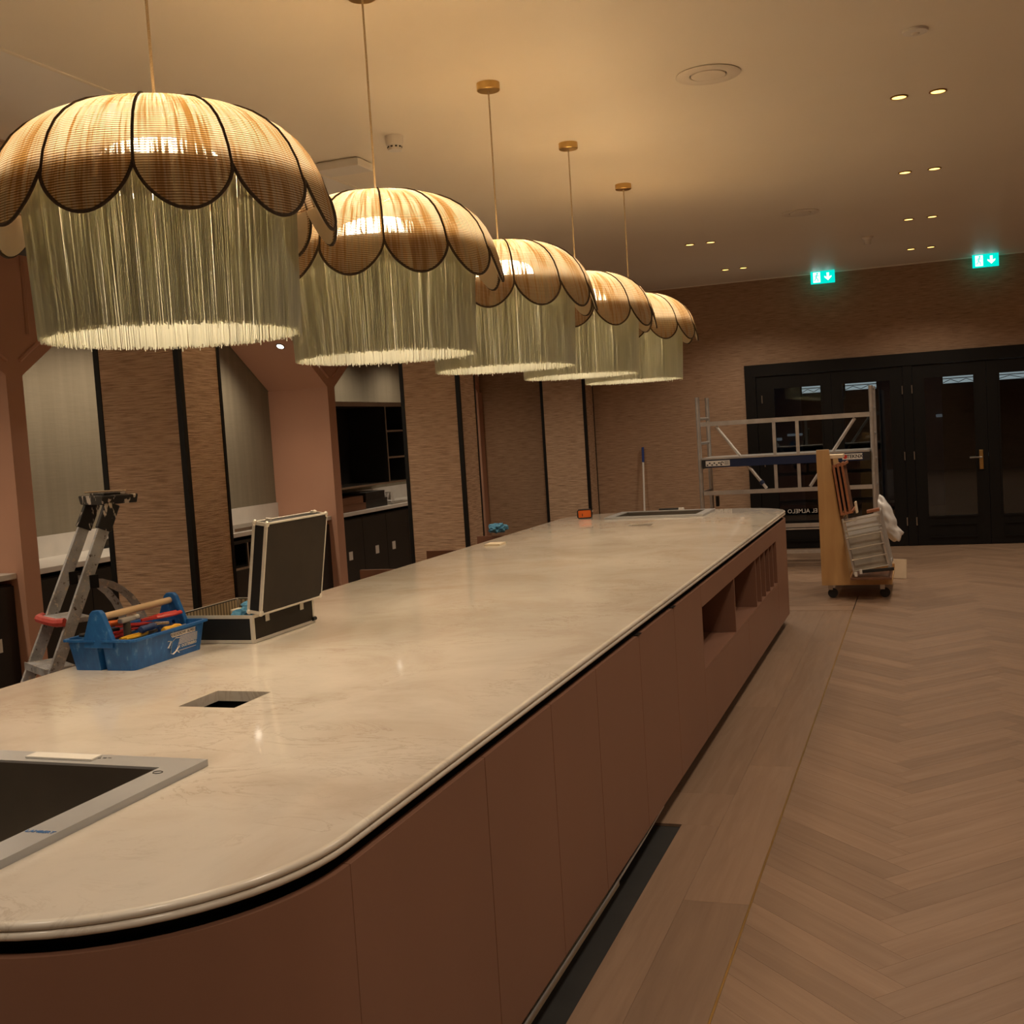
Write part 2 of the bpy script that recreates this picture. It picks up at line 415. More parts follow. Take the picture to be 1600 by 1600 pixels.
def m_glass():
    m = bpy.data.materials.new('door_glass'); m.use_nodes = True; nt = m.node_tree; nt.nodes.clear()
    tr = nt.nodes.new('ShaderNodeBsdfTransparent'); tr.inputs[0].default_value = (0.72, 0.76, 0.78, 1)
    g = nt.nodes.new('ShaderNodeBsdfGlossy'); g.inputs['Roughness'].default_value = 0.015; g.inputs['Color'].default_value = (0.9, 0.95, 1, 1)
    f = nt.nodes.new('ShaderNodeFresnel'); f.inputs[0].default_value = 1.7
    mx = nt.nodes.new('ShaderNodeMixShader'); o = nt.nodes.new('ShaderNodeOutputMaterial')
    nt.links.new(f.outputs[0], mx.inputs[0]); nt.links.new(tr.outputs[0], mx.inputs[1]); nt.links.new(g.outputs[0], mx.inputs[2]); nt.links.new(mx.outputs[0], o.inputs[0]); return m
M['glass'] = m_glass()

# ================================================================== ROOM SHELL
ZC = 3.407; YF = 14.77; XB = -6.40; XR = 4.0; YN = -3.0
def struct(name, mb, mt, label, cat, smooth=False):
    o = mb.build(name, mt, None, smooth); return tag(o, label, cat, None, 'structure')

floor = struct('floor', MB().box(XB, XR, YN, YF, -0.12, -0.012), M['underlay'], 'black underlay below the light oak herringbone floor', 'floor')
ceiling = struct('ceiling', MB().box(-3.58, XR, YN, YF, ZC, ZC + .1), M['ceiling'], 'smooth cream plaster ceiling over the bar and hall', 'ceiling')
MB().box(-4.62, -3.60, YN, YF, ZC, ZC + .1).build('soffit_panel', M['soffit'], ceiling, label='whiter ceiling strip along the columns')
MB().box(-3.60, -3.58, YN, YF, ZC - .006, ZC + .02).build('edge_profile', M['ceiling'], ceiling)
MB().box(XB, -4.62, YN, YF, ZC, ZC + .1).build('aisle_panel', M['ceiling'], ceiling)
# far wall around the door opening (x -2.11 .. 1.75, z 0 .. 2.337)
DX0, DX1, DZ = -2.11, 1.78, 2.337
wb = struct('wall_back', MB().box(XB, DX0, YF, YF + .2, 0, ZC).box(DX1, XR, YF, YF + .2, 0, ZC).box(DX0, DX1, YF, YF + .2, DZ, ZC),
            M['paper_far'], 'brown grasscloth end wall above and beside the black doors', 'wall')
struct('wall_left', MB().box(XB - .2, XB, YN, YF + .2, 0, ZC), M['grey'], 'grey fabric covered wall behind the back bar', 'wall')
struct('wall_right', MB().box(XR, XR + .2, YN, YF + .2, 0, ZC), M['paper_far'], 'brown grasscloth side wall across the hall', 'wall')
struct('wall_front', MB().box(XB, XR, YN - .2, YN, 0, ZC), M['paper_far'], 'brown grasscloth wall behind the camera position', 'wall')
struct('trim_1', MB().box(-3.9, XR, YF - .008, YF, ZC - .012, ZC), M['ceiling'], 'thin pale sealant line where end wall meets ceiling', 'trim')

# ------------------------------------------------------------------ floor planks
W_, L_ = 0.125, 0.735
XBR = -0.618
def clip(poly, ax, val, keep_gt):
    out = []
    n = len(poly)
    for i in range(n):
        p, q = poly[i], poly[(i + 1) % n]
        a = (p[ax] - val) * (1 if keep_gt else -1); b = (q[ax] - val) * (1 if keep_gt else -1)
        if a >= 0: out.append(p)
        if (a >= 0) != (b >= 0):
            t = a / (a - b); out.append((p[0] + (q[0] - p[0]) * t, p[1] + (q[1] - p[1]) * t))
    return out
def area(p): return abs(sum(p[i][0] * p[(i + 1) % len(p)][1] - p[(i + 1) % len(p)][0] * p[i][1] for i in range(len(p)))) / 2
GAP = 0.0004
planks = []   # (poly world, centre, angle)
c45 = math.sqrt(.5)
def w2(u, v): # rotated frame to world ; diag (1,1) -> +y , (1,-1) -> +x
    return ((u - v) * c45 - 0.105, (u + v) * c45)
for i in range(-40, 190):
    for j in range(-6, 12):
        ou = i * W_ + j * L_; ov = i * W_ - j * L_
        for (u0, u1, v0, v1, ang) in ((0, L_, 0, W_, PI / 4), (0, W_, W_, W_ + L_, PI * 3 / 4)):
            pl = [w2(ou + a, ov + b) for a, b in ((u0 + GAP, v0 + GAP), (u1 - GAP, v0 + GAP), (u1 - GAP, v1 - GAP), (u0 + GAP, v1 - GAP))]
            cx = sum(p[0] for p in pl) / 4; cy = sum(p[1] for p in pl) / 4
            if cy < YN - .6 or cy > YF + .6 or cx > XR + .6 or cx < -4.0: continue
            if min(p[1] for p in pl) > 10.22 and cx > -3.9:
                a = clip(clip(clip(pl, 0, XR, False), 1, YF, False), 0, -3.9, True)
                if len(a) > 2 and area(a) > 1e-4: planks.append((a, cx, cy, ang, len(a) == 4 and abs(area(a) - (L_ - 2 * GAP) * (W_ - 2 * GAP)) < 1e-6))
                continue
            a = clip(clip(clip(clip(pl, 0, XBR + .004, True), 0, XR, False), 1, YN, True), 1, YF, False)
            if len(a) > 2 and area(a) > 1e-4: planks.append((a, cx, cy, ang, len(a) == 4 and abs(area(a) - (L_ - 2 * GAP) * (W_ - 2 * GAP)) < 1e-6))
            b = clip(clip(clip(pl, 0, XBR - .004, False), 1, 10.22, True), 1, YF, False)
            if cx > -3.9 and len(b) > 2 and area(b) > 1e-4: planks.append((b, cx, cy, ang, len(b) == 4 and abs(area(b) - (L_ - 2 * GAP) * (W_ - 2 * GAP)) < 1e-6))
def plank_mesh(polys, name):
    """polys: list of (world poly, cx, cy, ang, rnd) in given frame"""
    me = bpy.data.meshes.new(name); vs = []; fs = []; uvs = []; rn = []
    for poly, cx, cy, ang, r in polys:
        n = len(poly); b = len(vs)
        if sum(poly[i][0] * poly[(i + 1) % n][1] - poly[(i + 1) % n][0] * poly[i][1] for i in range(n)) < 0: poly = poly[::-1]
        vs += [(x, y, 0) for x, y in poly] + [(x, y, -.012) for x, y in poly]
        ca, sa = math.cos(ang), math.sin(ang)
        lu = [((x - cx) * ca + (y - cy) * sa, -(x - cx) * sa + (y - cy) * ca) for x, y in poly]
        fs.append(tuple(range(b, b + n))); uvs += lu; rn.append(r)
        for i in range(n):
            k = (i + 1) % n
            fs.append((b + i, b + n + i, b + n + k, b + k)); uvs += [lu[i], lu[i], lu[k], lu[k]]; rn.append(r)
    me.from_pydata(vs, [], fs)
    ul = me.uv_layers.new(name='UVMap')
    for l, u in zip(ul.data, uvs): l.uv = u
    at = me.attributes.new('rnd', 'FLOAT', 'FACE')
    at.data.foreach_set('value', rn)
    me.materials.append(M['planks']); return me
def inview(poly):
    pts = [pix(x, y, 0) for x, y in poly]
    pts = [p for p in pts if p]
    if not pts: return 0
    if not any(-20 < p[0] < 1620 and -20 < p[1] < 1620 for p in pts): return 0
    if len(pts) < len(poly): return 1e9
    return area(pts)
scored = sorted(((inview(p[0]), k) for k, p in enumerate(planks)), reverse=True)
# planks hidden behind the counter are not worth an object of their own
near = [k for s, k in scored if s > 0 and planks[k][2] > 2.2 and (planks[k][1] > -1.0 or planks[k][2] > 10)][:286]
nearset = set(near)
shared = {}
for k in near:
    poly, cx, cy, ang, full = planks[k]
    ca, sa = math.cos(ang), math.sin(ang)
    loc = [((x - cx) * ca + (y - cy) * sa, -(x - cx) * sa + (y - cy) * ca) for x, y in poly]
    if full:
        if 'f' not in shared: shared['f'] = plank_mesh([(loc, 0, 0, 0, 0.0)], 'plank')
        me = shared['f']
    else: me = plank_mesh([(loc, 0, 0, 0, 0.0)], 'plank')
    o = put('plank', me, floor); o.location = (cx, cy, 0); o.rotation_euler = (0, 0, ang)
rest = [(p[0], p[1], p[2], p[3], random.random()) for k, p in enumerate(planks) if k not in nearset]
put('herringbone_field', plank_mesh(rest, 'herringbone_field'), floor, 'stuff')
# border boards laid along the counter
def board(x0, x1, y0, y1):
    cx, cy = (x0 + x1) / 2, (y0 + y1) / 2
    long_y = (y1 - y0) > (x1 - x0); ang = PI / 2 if long_y else 0
    pl = [(x0 + GAP, y0 + GAP), (x1 - GAP, y0 + GAP), (x1 - GAP, y1 - GAP), (x0 + GAP, y1 - GAP)]
    ca, sa = math.cos(ang), math.sin(ang)
    loc = [((x - cx) * ca + (y - cy) * sa, -(x - cx) * sa + (y - cy) * ca) for x, y in pl]
    o = put('border_board', plank_mesh([(loc, 0, 0, 0, 0.0)], 'border_board'), floor); o.location = (cx, cy, 0); o.rotation_euler = (0, 0, ang)
for a, b in ((-.4, 1.22), (1.22, 2.85), (2.85, 4.59)): board(-1.005, -.850, a, b)
for a, b in ((4.59, 5.0), (5.0, 6.60), (6.60, 8.20), (8.20, 9.96)): board(-1.16, -.850, a, b)
for a, b in ((-.4, .62), (.62, 2.23), (2.23, 3.84), (3.84, 5.45), (5.45, 7.04), (7.04, 8.57), (8.57, 9.96)): board(-.850, -.622, a, b)
for a, b in ((-3.0, -2.2), (-2.2, -.622)): board(a, b, 9.97, 10.215)
MB().box(-.6215, -.6145, -.4, 10.0, -.012, .0006).build('brass_strip', M['brass'], floor, label='thin brass strip between boards and herringbone')
MB().box(XB, -1.6, YN, 9.96, -.012, -.001).build('bar_floor', M['barfloor'], floor)
MB().box(-3.9, -2.9, 9.96, 10.215, -.012, -.001).build('bar_floor_end', M['barfloor'], floor)
MB().box(XB, -3.9, 9.96, YF, -.012, -.001).build('bar_floor_end', M['barfloor'], floor)

# ------------------------------------------------------------------ columns and beam
beam = struct('trim_2', MB().box(-4.74, -4.60, YN, YF - .02, 2.86, ZC), M['paper'], 'brown grasscloth beam over the columns along the back bar aisle', 'beam')
MB().box(-4.745, -4.595, YN, YF - .02, 2.835, 2.86).build('edge_trim', M['black'], beam)
def column(y0, label):
    x0, x1, y1 = -4.725, -4.12, y0 + .42
    if y1 > YF: y1 = YF - .002
    c = thing('column', label, 'column', (x0, y0, 0), kind='structure', group='grasscloth columns of the bar')
    w_, d_ = x1 - x0, y1 - y0
    zt = ZC - .001
    MB().box(.012, w_ - .012, .012, d_ - .012, 0, zt).build('core', M['paper'], c)
    MB().box(.035, w_ - .035, 0, .012, 0.0, zt).build('clad_panel', M['paper'], c)
    MB().box(w_ - .012, w_, .035, d_ - .03, 0.0, zt).build('clad_panel', M['paper'], c)
    MB().box(0, .012, .03, d_ - .03, 0.0, zt).build('clad_panel', M['paper'], c)
    for (a0, a1, b0, b1) in ((-.004, .033, -.004, .028), (w_ - .033, w_ + .004, -.004, .033), (w_ - .028, w_ + .004, d_ - .028, d_), (-.004, .028, d_ - .028, d_)):
        MB().box(a0, a1, b0, b1, 0.0, zt).build('corner_trim', M['black'], c)
    return c
column(5.747, 'brown grasscloth column with black corner trims behind the stepladder')
column(10.08, 'brown grasscloth column standing in the middle of the row')
column(14.37, 'brown grasscloth column built against the end wall')
column(1.417, 'brown grasscloth column facing the near end of the counter')

# ------------------------------------------------------------------ back bar arches
XP = -5.70
PC = (1.81, 6.13, 10.49, 14.69)     # partition centres
HT = 0.075
ZS, ZT = 2.26, 2.80                 # spring and crown of the arches
DC = 0.80
arch = struct('wall_arches', MB().box(XB + .001, XB + .01, YN, YF, ZT + .02, ZC), M['pink'], 'terracotta pink arched surround of the back bar', 'wall')
ys = [YN - 1.0] + list(PC)
def arch_poly(a, b):
    return [(a, ZS), (a + DC, ZT), (b - DC, ZT), (b, ZS)]
edges_y = []
for k in range(len(PC)):
    p = PC[k]
    MB().box(XB + .002, XP, p - HT, min(p + HT, YF - .002), 0.0, ZS).build('partition', M['pink'], arch)
for k in range(len(PC) - 1):
    a, b = PC[k] + HT, PC[k + 1] - HT
    # bulkhead over the arch: solid prism from arch profile to ceiling
    half = (PC[k] , PC[k + 1])
    poly = [(half[0], ZC - .001), (half[0], ZS), (a, ZS), (a + DC, ZT), (b - DC, ZT), (b, ZS), (half[1], ZS), (half[1], ZC - .001)]
    mbx = MB()
    # split into convex pieces
    mbx.prism([(half[0], ZC - .001), (half[0], ZS), (a, ZS), (a + DC, ZT), (a + DC, ZC - .001)], 0, XB + .011, XP)
    mbx.prism([(a + DC, ZC - .001), (a + DC, ZT), (b - DC, ZT), (b - DC, ZC - .001)], 0, XB + .011, XP)
    mbx.prism([(b - DC, ZC - .001), (b - DC, ZT), (b, ZS), (half[1], ZS), (half[1], ZC - .001)], 0, XB + .011, XP)
    mbx.build('bulkhead', M['pink'], arch)
    # raised mouldings on the face
    mo = MB()
    def bar(p, q, wd=.035):
        mo.tube([(XP, p[0], p[1]), (XP, q[0], q[1])], wd / 2, 6)
    bar((a - .02, ZS + .10), (a + DC - .02, ZT + .10)); bar((a + DC, ZT + .10), (b - DC, ZT + .10)); bar((b + .02, ZS + .10), (b - DC, ZT + .10))
    bar((PC[k] + .16, ZS + .28), (PC[k] + .16, ZC - .30)); bar((PC[k + 1] - .16, ZS + .28), (PC[k + 1] - .16, ZC - .30))
    bar((PC[k] + .16, ZC - .30), (PC[k + 1] - .16, ZC - .30))
    mo.build('moulding', M['pink'], arch)
MB().box(XB + .002, XP, YN, PC[0] - HT, ZT, ZC - .001).build('bulkhead', M['pink'], arch)

def spotlight(loc, nrm, name, label, cat, grp, r, lens, watt, col, ang, blend, housing):
    t = thing(name, label, cat, loc, 0, grp)
    q = Vector((0, 0, -1)).rotation_difference(Vector(nrm)).to_matrix().to_4x4()
    me = MB().lathe([(r * 1.0, .004), (r * 1.05, -.004), (r * .84, -.006), (r * .80, .003)], 24).mesh('trim_ring', housing, True)
    me.transform(q); put('trim_ring', me, t)
    me = MB().lathe([(0, -.0035), (r * .82, -.0035), (r * .82, .003)], 24).mesh('lens', lens); me.transform(q); put('lens', me, t)
    ld = bpy.data.lights.new('lamp', 'SPOT'); ld.energy = watt; ld.color = col; ld.spot_size = ang; ld.spot_blend = blend; ld.shadow_soft_size = r * .8
    lo = bpy.data.objects.new('lamp', ld); C.objects.link(lo); lo.parent = t
    lo.location = Vector(nrm) * .03
    lo.rotation_euler = Vector((0, 0, -1)).rotation_difference(Vector(nrm)).to_euler()
    return t
for k in range(len(PC) - 1):
    c = (PC[k] + PC[k + 1]) / 2
    for dy in (-1.52, -.62, .62, 1.52):
        y = c + dy; sl = (ZT - ZS) / DC
        b = PC[k + 1] - HT; a = PC[k] + HT
        if dy > 1.3: z = ZS + (b - y) * sl; n = Vector((0, -sl, -1)).normalized()
        elif dy < -1.3: z = ZS + (y - a) * sl; n = Vector((0, sl, -1)).normalized()
        else: z = ZT; n = Vector((0, 0, -1))
        if k == 2 and abs(dy) > 1: continue
        spotlight((-5.86, y, z), n, 'arch_spotlight', 'small black spotlight, %s along the pink arch %s' % (('first', 'second', 'third', 'last')[(-1.52, -.62, .62, 1.52).index(dy)], ('before the first column', 'behind the tool case', 'with the black shelf cabinet')[k]), 'spotlight', 'back bar spotlights', .042, M['spotlens'], SPOT_W, SPOT_COL, 2.7, 1.0, M['black'])

# back bar worktops, splashbacks, cabinets
XCF = -5.76
for k in range(len(PC)):
    a = PC[k] + HT + .002; b = (PC[k + 1] - HT - .002) if k + 1 < len(PC) else None
    if b is None: break
    nm = ('in the arch before the first column', 'in the arch beside the flight case', 'in the arch with the black shelf cabinet')[k]
    o = MB().box(XB + .002, XCF, a, b, .90, .94, .004).build('back_bar_worktop', M['whitestone']); tag(o, 'pale stone back bar worktop ' + nm, 'worktop', 'back bar worktops')
    o = MB().box(XB + .002, XB + .022, a, b, .9405, 1.105).build('splashback', M['whitestone']); tag(o, 'low pale stone splashback ' + nm, 'splashback', 'back bar splashbacks')
def cab(y0, y1, kind, sticker):
    t = thing('base_cabinet', '', 'cabinet', (XB + .003, y0, 0))
    d_ = XCF - .03 - (XB + .003); w_ = y1 - y0
    MB().box(0, d_ - .06, .0, w_, 0, .08).build('plinth', M['black'], t)
    if kind == 'door':
        MB().box(0, d_ - .02, 0, w_, .081, .865).build('body', M['blackcab'], t)
        MB().box(d_ - .0195, d_, .002, w_ - .002, .085, .855, .0015).build('door', M['blackcab'], t)
    else:
        b = MB().box(0, .02, 0, w_, .081, .865)
        b.box(.02, d_, 0, .02, .081, .865).box(.02, d_, w_ - .02, w_, .081, .865).box(.02, d_, .02, w_ - .02, .081, .10).box(.02, d_, .02, w_ - .02, .835, .865).build('body', M['blackcab'], t)
        MB().box(.02, d_ - .01, .02, w_ - .02, .60, .62).build('shelf', M['steel'], t)
        MB().box(d_ - .02, d_ - .002, w_ * .45, w_ * .45 + .02, .62, .835).build('divider', M['steel'], t)
        MB().box(d_ - .018, d_ - .001, .021, w_ - .021, .345, .598, .001).build('drawer_front', M['blackcab'], t)
        MB().box(d_ - .018, d_ - .001, .021, w_ - .021, .102, .34, .001).build('drawer_front', M['blackcab'], t)
    if sticker is not None:
        MB().box(d_ + .0003, d_ + .0012, sticker, sticker + .085, .43, .52).build('sticker', M['label'], t, label='white paper sticker')
    return t
def cabrow(a, b, n, kinds, stick, lab, grp):
    w_ = (b - a) / n
    for i in range(n):
        kd = 'open' if i in kinds else 'door'
        t = cab(a + i * w_ + .001, a + (i + 1) * w_ - .001, kd, stick.get(i))
        od = ('first', 'second', 'third', 'fourth', 'fifth', 'sixth', 'seventh')[i]
        if kd == 'open': t['label'] = 'open black bar cabinet with steel divider, %s ' % od + lab
        elif i in stick: t['label'] = 'black base cabinet with white sticker, %s ' % od + lab
        else: t['label'] = 'plain black base cabinet, %s ' % od + lab
        t['group'] = grp + (' open' if kd == 'open' else '')
cabrow(PC[0] + HT + .003, PC[1] - HT - .003, 7, (), {6: .36, 4: .1}, 'in the arch before the first column', 'black cabinets of the first arch')
cabrow(PC[1] + HT + .003, PC[2] - HT - .003, 7, (3, 4), {6: .25}, 'in the arch beside the flight case', 'black cabinets of the second arch')
cabrow(PC[2] + HT + .003, PC[3] - HT - .003, 7, (), {0: .22, 1: .27, 2: .12}, 'in the arch with the black shelf cabinet', 'black cabinets of the third arch')

# black wall shelf cabinet in the third arch
t = thing('shelf_cabinet', 'tall black open shelf cabinet with steel edges on the grey wall', 'cabinet', (XB + .003, 10.60, 1.18))
b = MB().box(0, .02, 0, 2.05, 0, .94).box(.02, .50, 0, .02, 0, .94).box(.02, .50, 2.03, 2.05, 0, .94).box(.02, .50, .02, 2.03, .90, .94)
b.build('body', M['blackcab'], t)
MB().box(.02, .50, .02, 2.03, 0, .02).build('bottom_board', M['steel'], t)
MB().box(.50, .512, 0, 2.05, .895, .945).build('top_rail', M['steel'], t)
MB().box(.02, .505, 1.49, 1.505, .02, .90).build('divider', M['blackcab'], t)
MB().box(.505, .512, 1.487, 1.508, .02, .895).build('edge_strip', M['steel'], t)
for z in (.31, .62):
    MB().box(.02, .508, 1.505, 2.03, z - .02, z).build('shelf', M['steel'], t)
MB().box(.02, .30, .02, .30, .02, .90).build('inner_panel', M['blackcab'], t)

# things lying on the back bar worktop
def tray(y0, y1, z0, x0, x1, mt, lab):
    t = thing('drawer_box', lab, 'drawer', (x0, y0, z0), 0, 'drawer boxes stacked on the back bar')
    w_, d_, h = y1 - y0, x1 - x0, .075
    MB().box(0, d_, 0, w_, 0, .012).build('bottom', mt, t)
    for q in ((0, .014, 0, w_), (d_ - .014, d_, 0, w_), (.014, d_ - .014, 0, .014), (.014, d_ - .014, w_ - .014, w_)):
        MB().box(*q, .012, h).build('side', mt, t)
tray(10.70, 11.28, .941, -6.25, -5.80, M['darkwood'], 'lower reddish brown drawer box on the pale worktop')
tray(10.68, 11.22, 1.018, -6.25, -5.80, M['darkwood'], 'upper reddish brown drawer box stacked on another')
for i, (y0, y1, z0, z1, lab) in enumerate(((11.32, 11.86, .941, 1.035, 'black appliance box lying beside the drawer boxes'), (11.33, 11.80, 1.0355, 1.12, 'black appliance box on top of a black box'))):
    t = thing('black_box', lab, 'box', (-6.2, y0, z0), 0, 'black boxes on the back bar')
    MB().box(0, .38, 0, y1 - y0, 0, (z1 - z0) * .7, .004).build('case', M['blackcab'], t)
    MB().box(-.002, .382, -.002, y1 - y0 + .002, (z1 - z0) * .7, z1 - z0, .004).build('lid', M['blackcab'], t)
t = thing('plastic_wrap', 'crumpled clear white plastic wrap on the back bar', 'plastic wrap', (-5.98, 12.05, .941))
mb = MB()
for k in range(6):
    a = k * 1.05
    mb.tube([(0, -.05 + .03 * k, .015), (.04 * math.cos(a), -.1 + .05 * k, .07 + .03 * (k % 3)), (.07 * math.sin(a), .02 * k, .15 - .02 * k), (.02, .05 * k - .06, .03)], .014, 6, flat=.35)
mb.build('film', M['plasticbag'], t, True)
o = MB().box(-6.05, -5.98, 12.28, 12.37, .941, 1.07, .004).build('white_carton', M['paperwhite']); tag(o, 'small white carton standing by the plastic wrap', 'carton')
o = MB().box(-5.98, -5.80, 11.95, 12.55, .941, .955, .003).build('steel_strip', M['steel']); tag(o, 'flat steel strip lying on the third arch worktop', 'strip')
def darkbox(name, x0, x1, y0, y1, z, h, lab):
    t = thing(name, lab, 'box', (x0, y0, z))
    MB().box(0, x1 - x0, 0, y1 - y0, 0, h * .35, .002).build('base', M['black'], t)
    MB().box(0, x1 - x0, 0, y1 - y0, h * .35, h, .002).build('cover', M['casepanel'], t)
darkbox('socket_box', XB + .03, XB + .10, 7.58, 7.90, .941, .07, 'flat dark socket box against the splashback behind the stepladder')
darkbox('cable_box', -5.98, -5.80, 6.24, 6.31, .941, .10, 'small dark cable box beside the pink partition')
o = MB().box(-6.1, -5.79, 8.70, 9.75, .941, .975, .004).build('steel_tray', M['steel']); tag(o, 'long flat steel tray on the worktop behind the flight case', 'tray')
o = MB().box(-5.83, -5.77, 9.32, 9.45, .9755, 1.0, .01).build('white_cloth', M['paperwhite']); tag(o, 'folded white cloth on the edge of the steel tray', 'cloth')

# ================================================================== DOORS AND NIGHT STREET
YD = YF - .07
fr = MB().box(DX0, -1.976, YD, YF + .15, 0, DZ).box(1.64, DX1, YD, YF + .15, 0, DZ).box(-1.976, 1.64, YD, YF + .15, 2.19, DZ).box(-.222, -.118, YD + .012, YF + .12, 0, 2.19)
dfr = struct('trim_3', fr, M['blackwood'], 'black painted wooden frame around the four glazed doors', 'door frame')
def leaf(n, x0, x1, g0, g1, label, hinge_x, handle=None):
    o = struct('door_%d' % n, MB().box(x0, g0, YD + .02, YD + .075, .006, 2.186).box(g1, x1, YD + .02, YD + .075, .006, 2.186).box(g0, g1, YD + .02, YD + .075, .006, .355).box(g0, g1, YD + .02, YD + .075, 2.025, 2.186), M['blackwood'], label, 'door')
    MB().box(g0 - .005, g1 + .005, YD + .045, YD + .051, .35, 2.03).build('pane', M['glass'], o)
    mb = MB()
    for (a0, a1, b0, b1) in ((g0 - .018, g0, .337, 2.043), (g1, g1 + .018, .337, 2.043), (g0, g1, .337, .355), (g0, g1, 2.025, 2.043)):
        mb.box(a0, a1, YD + .012, YD + .02, b0, b1)
    mb.build('glazing_bead', M['blackwood'], o)
    mb = MB()
    for (a0, a1, b0, b1) in ((g0, g1, .09, .105), (g0, g1, .245, .26), (g0, g0 + .015, .105, .245), (g1 - .015, g1, .105, .245)):
        mb.box(a0, a1, YD + .010, YD + .02, b0, b1)
    mb.build('rail_moulding', M['blackwood'], o)
    for z in (1.90, 1.10, .30):
        MB().cyl((hinge_x, YD + .004, z - .05), (hinge_x, YD + .004, z + .05), .008, 10).build('hinge', M['steel'], o, True)
    if handle:
        h = MB().box(handle - .022, handle + .022, YD + .006, YD + .02, .90, 1.13, .004).build('handle_plate', M['brass'], o)
        mb = MB(); mb.tube([(handle, YD + .01, 1.045), (handle, YD - .045, 1.045), (handle - .02, YD - .055, 1.045), (handle - .13, YD - .055, 1.045)], .010, 8)
        mb.build('lever', M['steel'], h, True)
    return o
leaf(1, -1.972, -1.062, -1.755, -1.19, 'black glazed door beside the grasscloth wall with reversed lettering', -1.905)
leaf(2, -1.058, -.226, -.93, -.372, 'black glazed door behind the scaffold', -.232)
leaf(3, -.114, .708, .02, .570, 'black glazed door with brass handle plate', -.122, .628)
leaf(4, .712, 1.636, .855, 1.41, 'black glazed door next to the one with the handle', 1.63)
# reversed lettering on the glass of the first door
tm = text_mesh('EL ALMELO', .074, .0004, True)
lt = put('glass_lettering', tm, bpy.data.objects['door_1'], label='white mirrored lettering on the glass')
tm.materials.append(M['label']); lt.rotation_euler = (PI / 2, 0, 0); lt.location = (-1.475, YD + .044, .47)
# porch beyond the doors
struct('ground_outside', MB().box(-5, 5, YF + .2, 22, -.12, -.02), M['underlay'], 'dark paving outside the glazed doors', 'ground')
pf = struct('facade_outside', MB().box(-5, 5, 21.0, 21.2, -.02, 6), m_noisy('dark_night_facade', (0.05, 0.055, 0.06), (0.10, 0.105, 0.11), 1.4, .8), 'dark facade across the night street', 'facade')
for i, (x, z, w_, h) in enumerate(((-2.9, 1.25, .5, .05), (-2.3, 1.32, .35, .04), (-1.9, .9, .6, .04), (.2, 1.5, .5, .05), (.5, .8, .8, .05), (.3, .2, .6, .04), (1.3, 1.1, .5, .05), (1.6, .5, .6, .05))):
    MB().box(x, x + w_, 20.97, 21.0, z, z + h).build('glint_bar', m_emit('dim_street_glint', (0.5, 0.55, 0.58), .10), pf)  # glowing bars standing in for faint light glimpsed through the glass
for i, (x0, x1) in enumerate(((-1.47, -1.18), (-.93, -.55), (.24, .60), (.86, 1.45))):
    t = thing('awning_window', 'pale lit strip window with dark crossed bars seen through the doors', 'window', (x0, YF + .55, 1.93), 0, 'lit strips outside the doors')
    w_ = x1 - x0
    MB().box(0, w_, 0, .02, .025, .115).build('lit_pane', M['streetlit'], t)
    MB().box(-.01, w_ + .01, -.012, -.002, .078, .088).build('bar', M['black'], t)
    mb = MB()
    n = 4
    for k in range(n):
        xa, xb = w_ * k / n, w_ * (k + 1) / n
        mb.tube([(xa, -.006, .032 + (k % 2) * .04), (xb, -.006, .032 + ((k + 1) % 2) * .04)], .004, 5)
    mb.build('crossed_bars', M['black'], t)
    MB().box(-.02, -.0, -.01, .03, -.01, .13).box(w_, w_ + .02, -.01, .03, -.01, .13).box(-.02, w_ + .02, .03, .05, -1.95, .13).build('frame', M['black'], t)

# ================================================================== BAR COUNTER
CX0, CX1, CY0, CY1, CR = -2.93, -1.055, 1.385, 9.70, .50
def outline(inset, n=16, R=CR):
    x0, x1, y0, y1 = CX0 + inset, CX1 - inset, CY0 + inset, CY1 - inset; r = R - inset
    pts = []
    for cx, cy, a0 in ((x1 - r, y0 + r, -PI / 2), (x1 - r, y1 - r, 0), (x0 + r, y1 - r, PI / 2), (x0 + r, y0 + r, PI)):
        for k in range(n + 1):
            a = a0 + PI / 2 * k / n; pts.append((cx + r * math.cos(a), cy + r * math.sin(a)))
    return pts
SK1 = (-2.44, -1.622, 1.545, 2.25)       # near sink
SK2 = (-2.47, -1.665, 8.98, 9.56)        # far sink
def inner(s, d): return (s[0] + d, s[1] - d, s[2] + d, s[3] - d)
HOLES = [inner(SK1, .03), inner(SK2, .03), (-2.095, -1.902, 2.785, 2.986), (-2.11, -1.94, 8.30, 8.46)]
t = thing('counter_worktop', 'long cream marble worktop with rounded corners and double bullnose edge', 'worktop', (0, 0, 0))
b = bmesh.new()
prof = []
for c_, r_ in ((.9120, .0080), (.8960, .0080)):
    for k in range(7):
        a = PI / 2 - PI * k / 6
        prof.append((.0080 * (1 - math.cos(a)) , c_ + r_ * math.sin(a)))
top = [b.verts.new((x, y, .92)) for x, y in outline(.012)]
for i in range(len(top)): b.edges.new((top[i], top[(i + 1) % len(top)]))
hl = []
for (x0, x1, y0, y1) in HOLES:
    v = [b.verts.new(p) for p in ((x0, y0, .92), (x1, y0, .92), (x1, y1, .92), (x0, y1, .92))]; hl.append(v)
    for i in range(4): b.edges.new((v[i], v[(i + 1) % 4]))
bmesh.ops.triangle_fill(b, use_beauty=True, use_dissolve=False, edges=b.edges[:])
for v in hl:
    d_ = [b.verts.new((q.co.x, q.co.y, .888)) for q in v]
    for i in range(4): b.faces.new([v[i], v[(i + 1) % 4], d_[(i + 1) % 4], d_[i]])
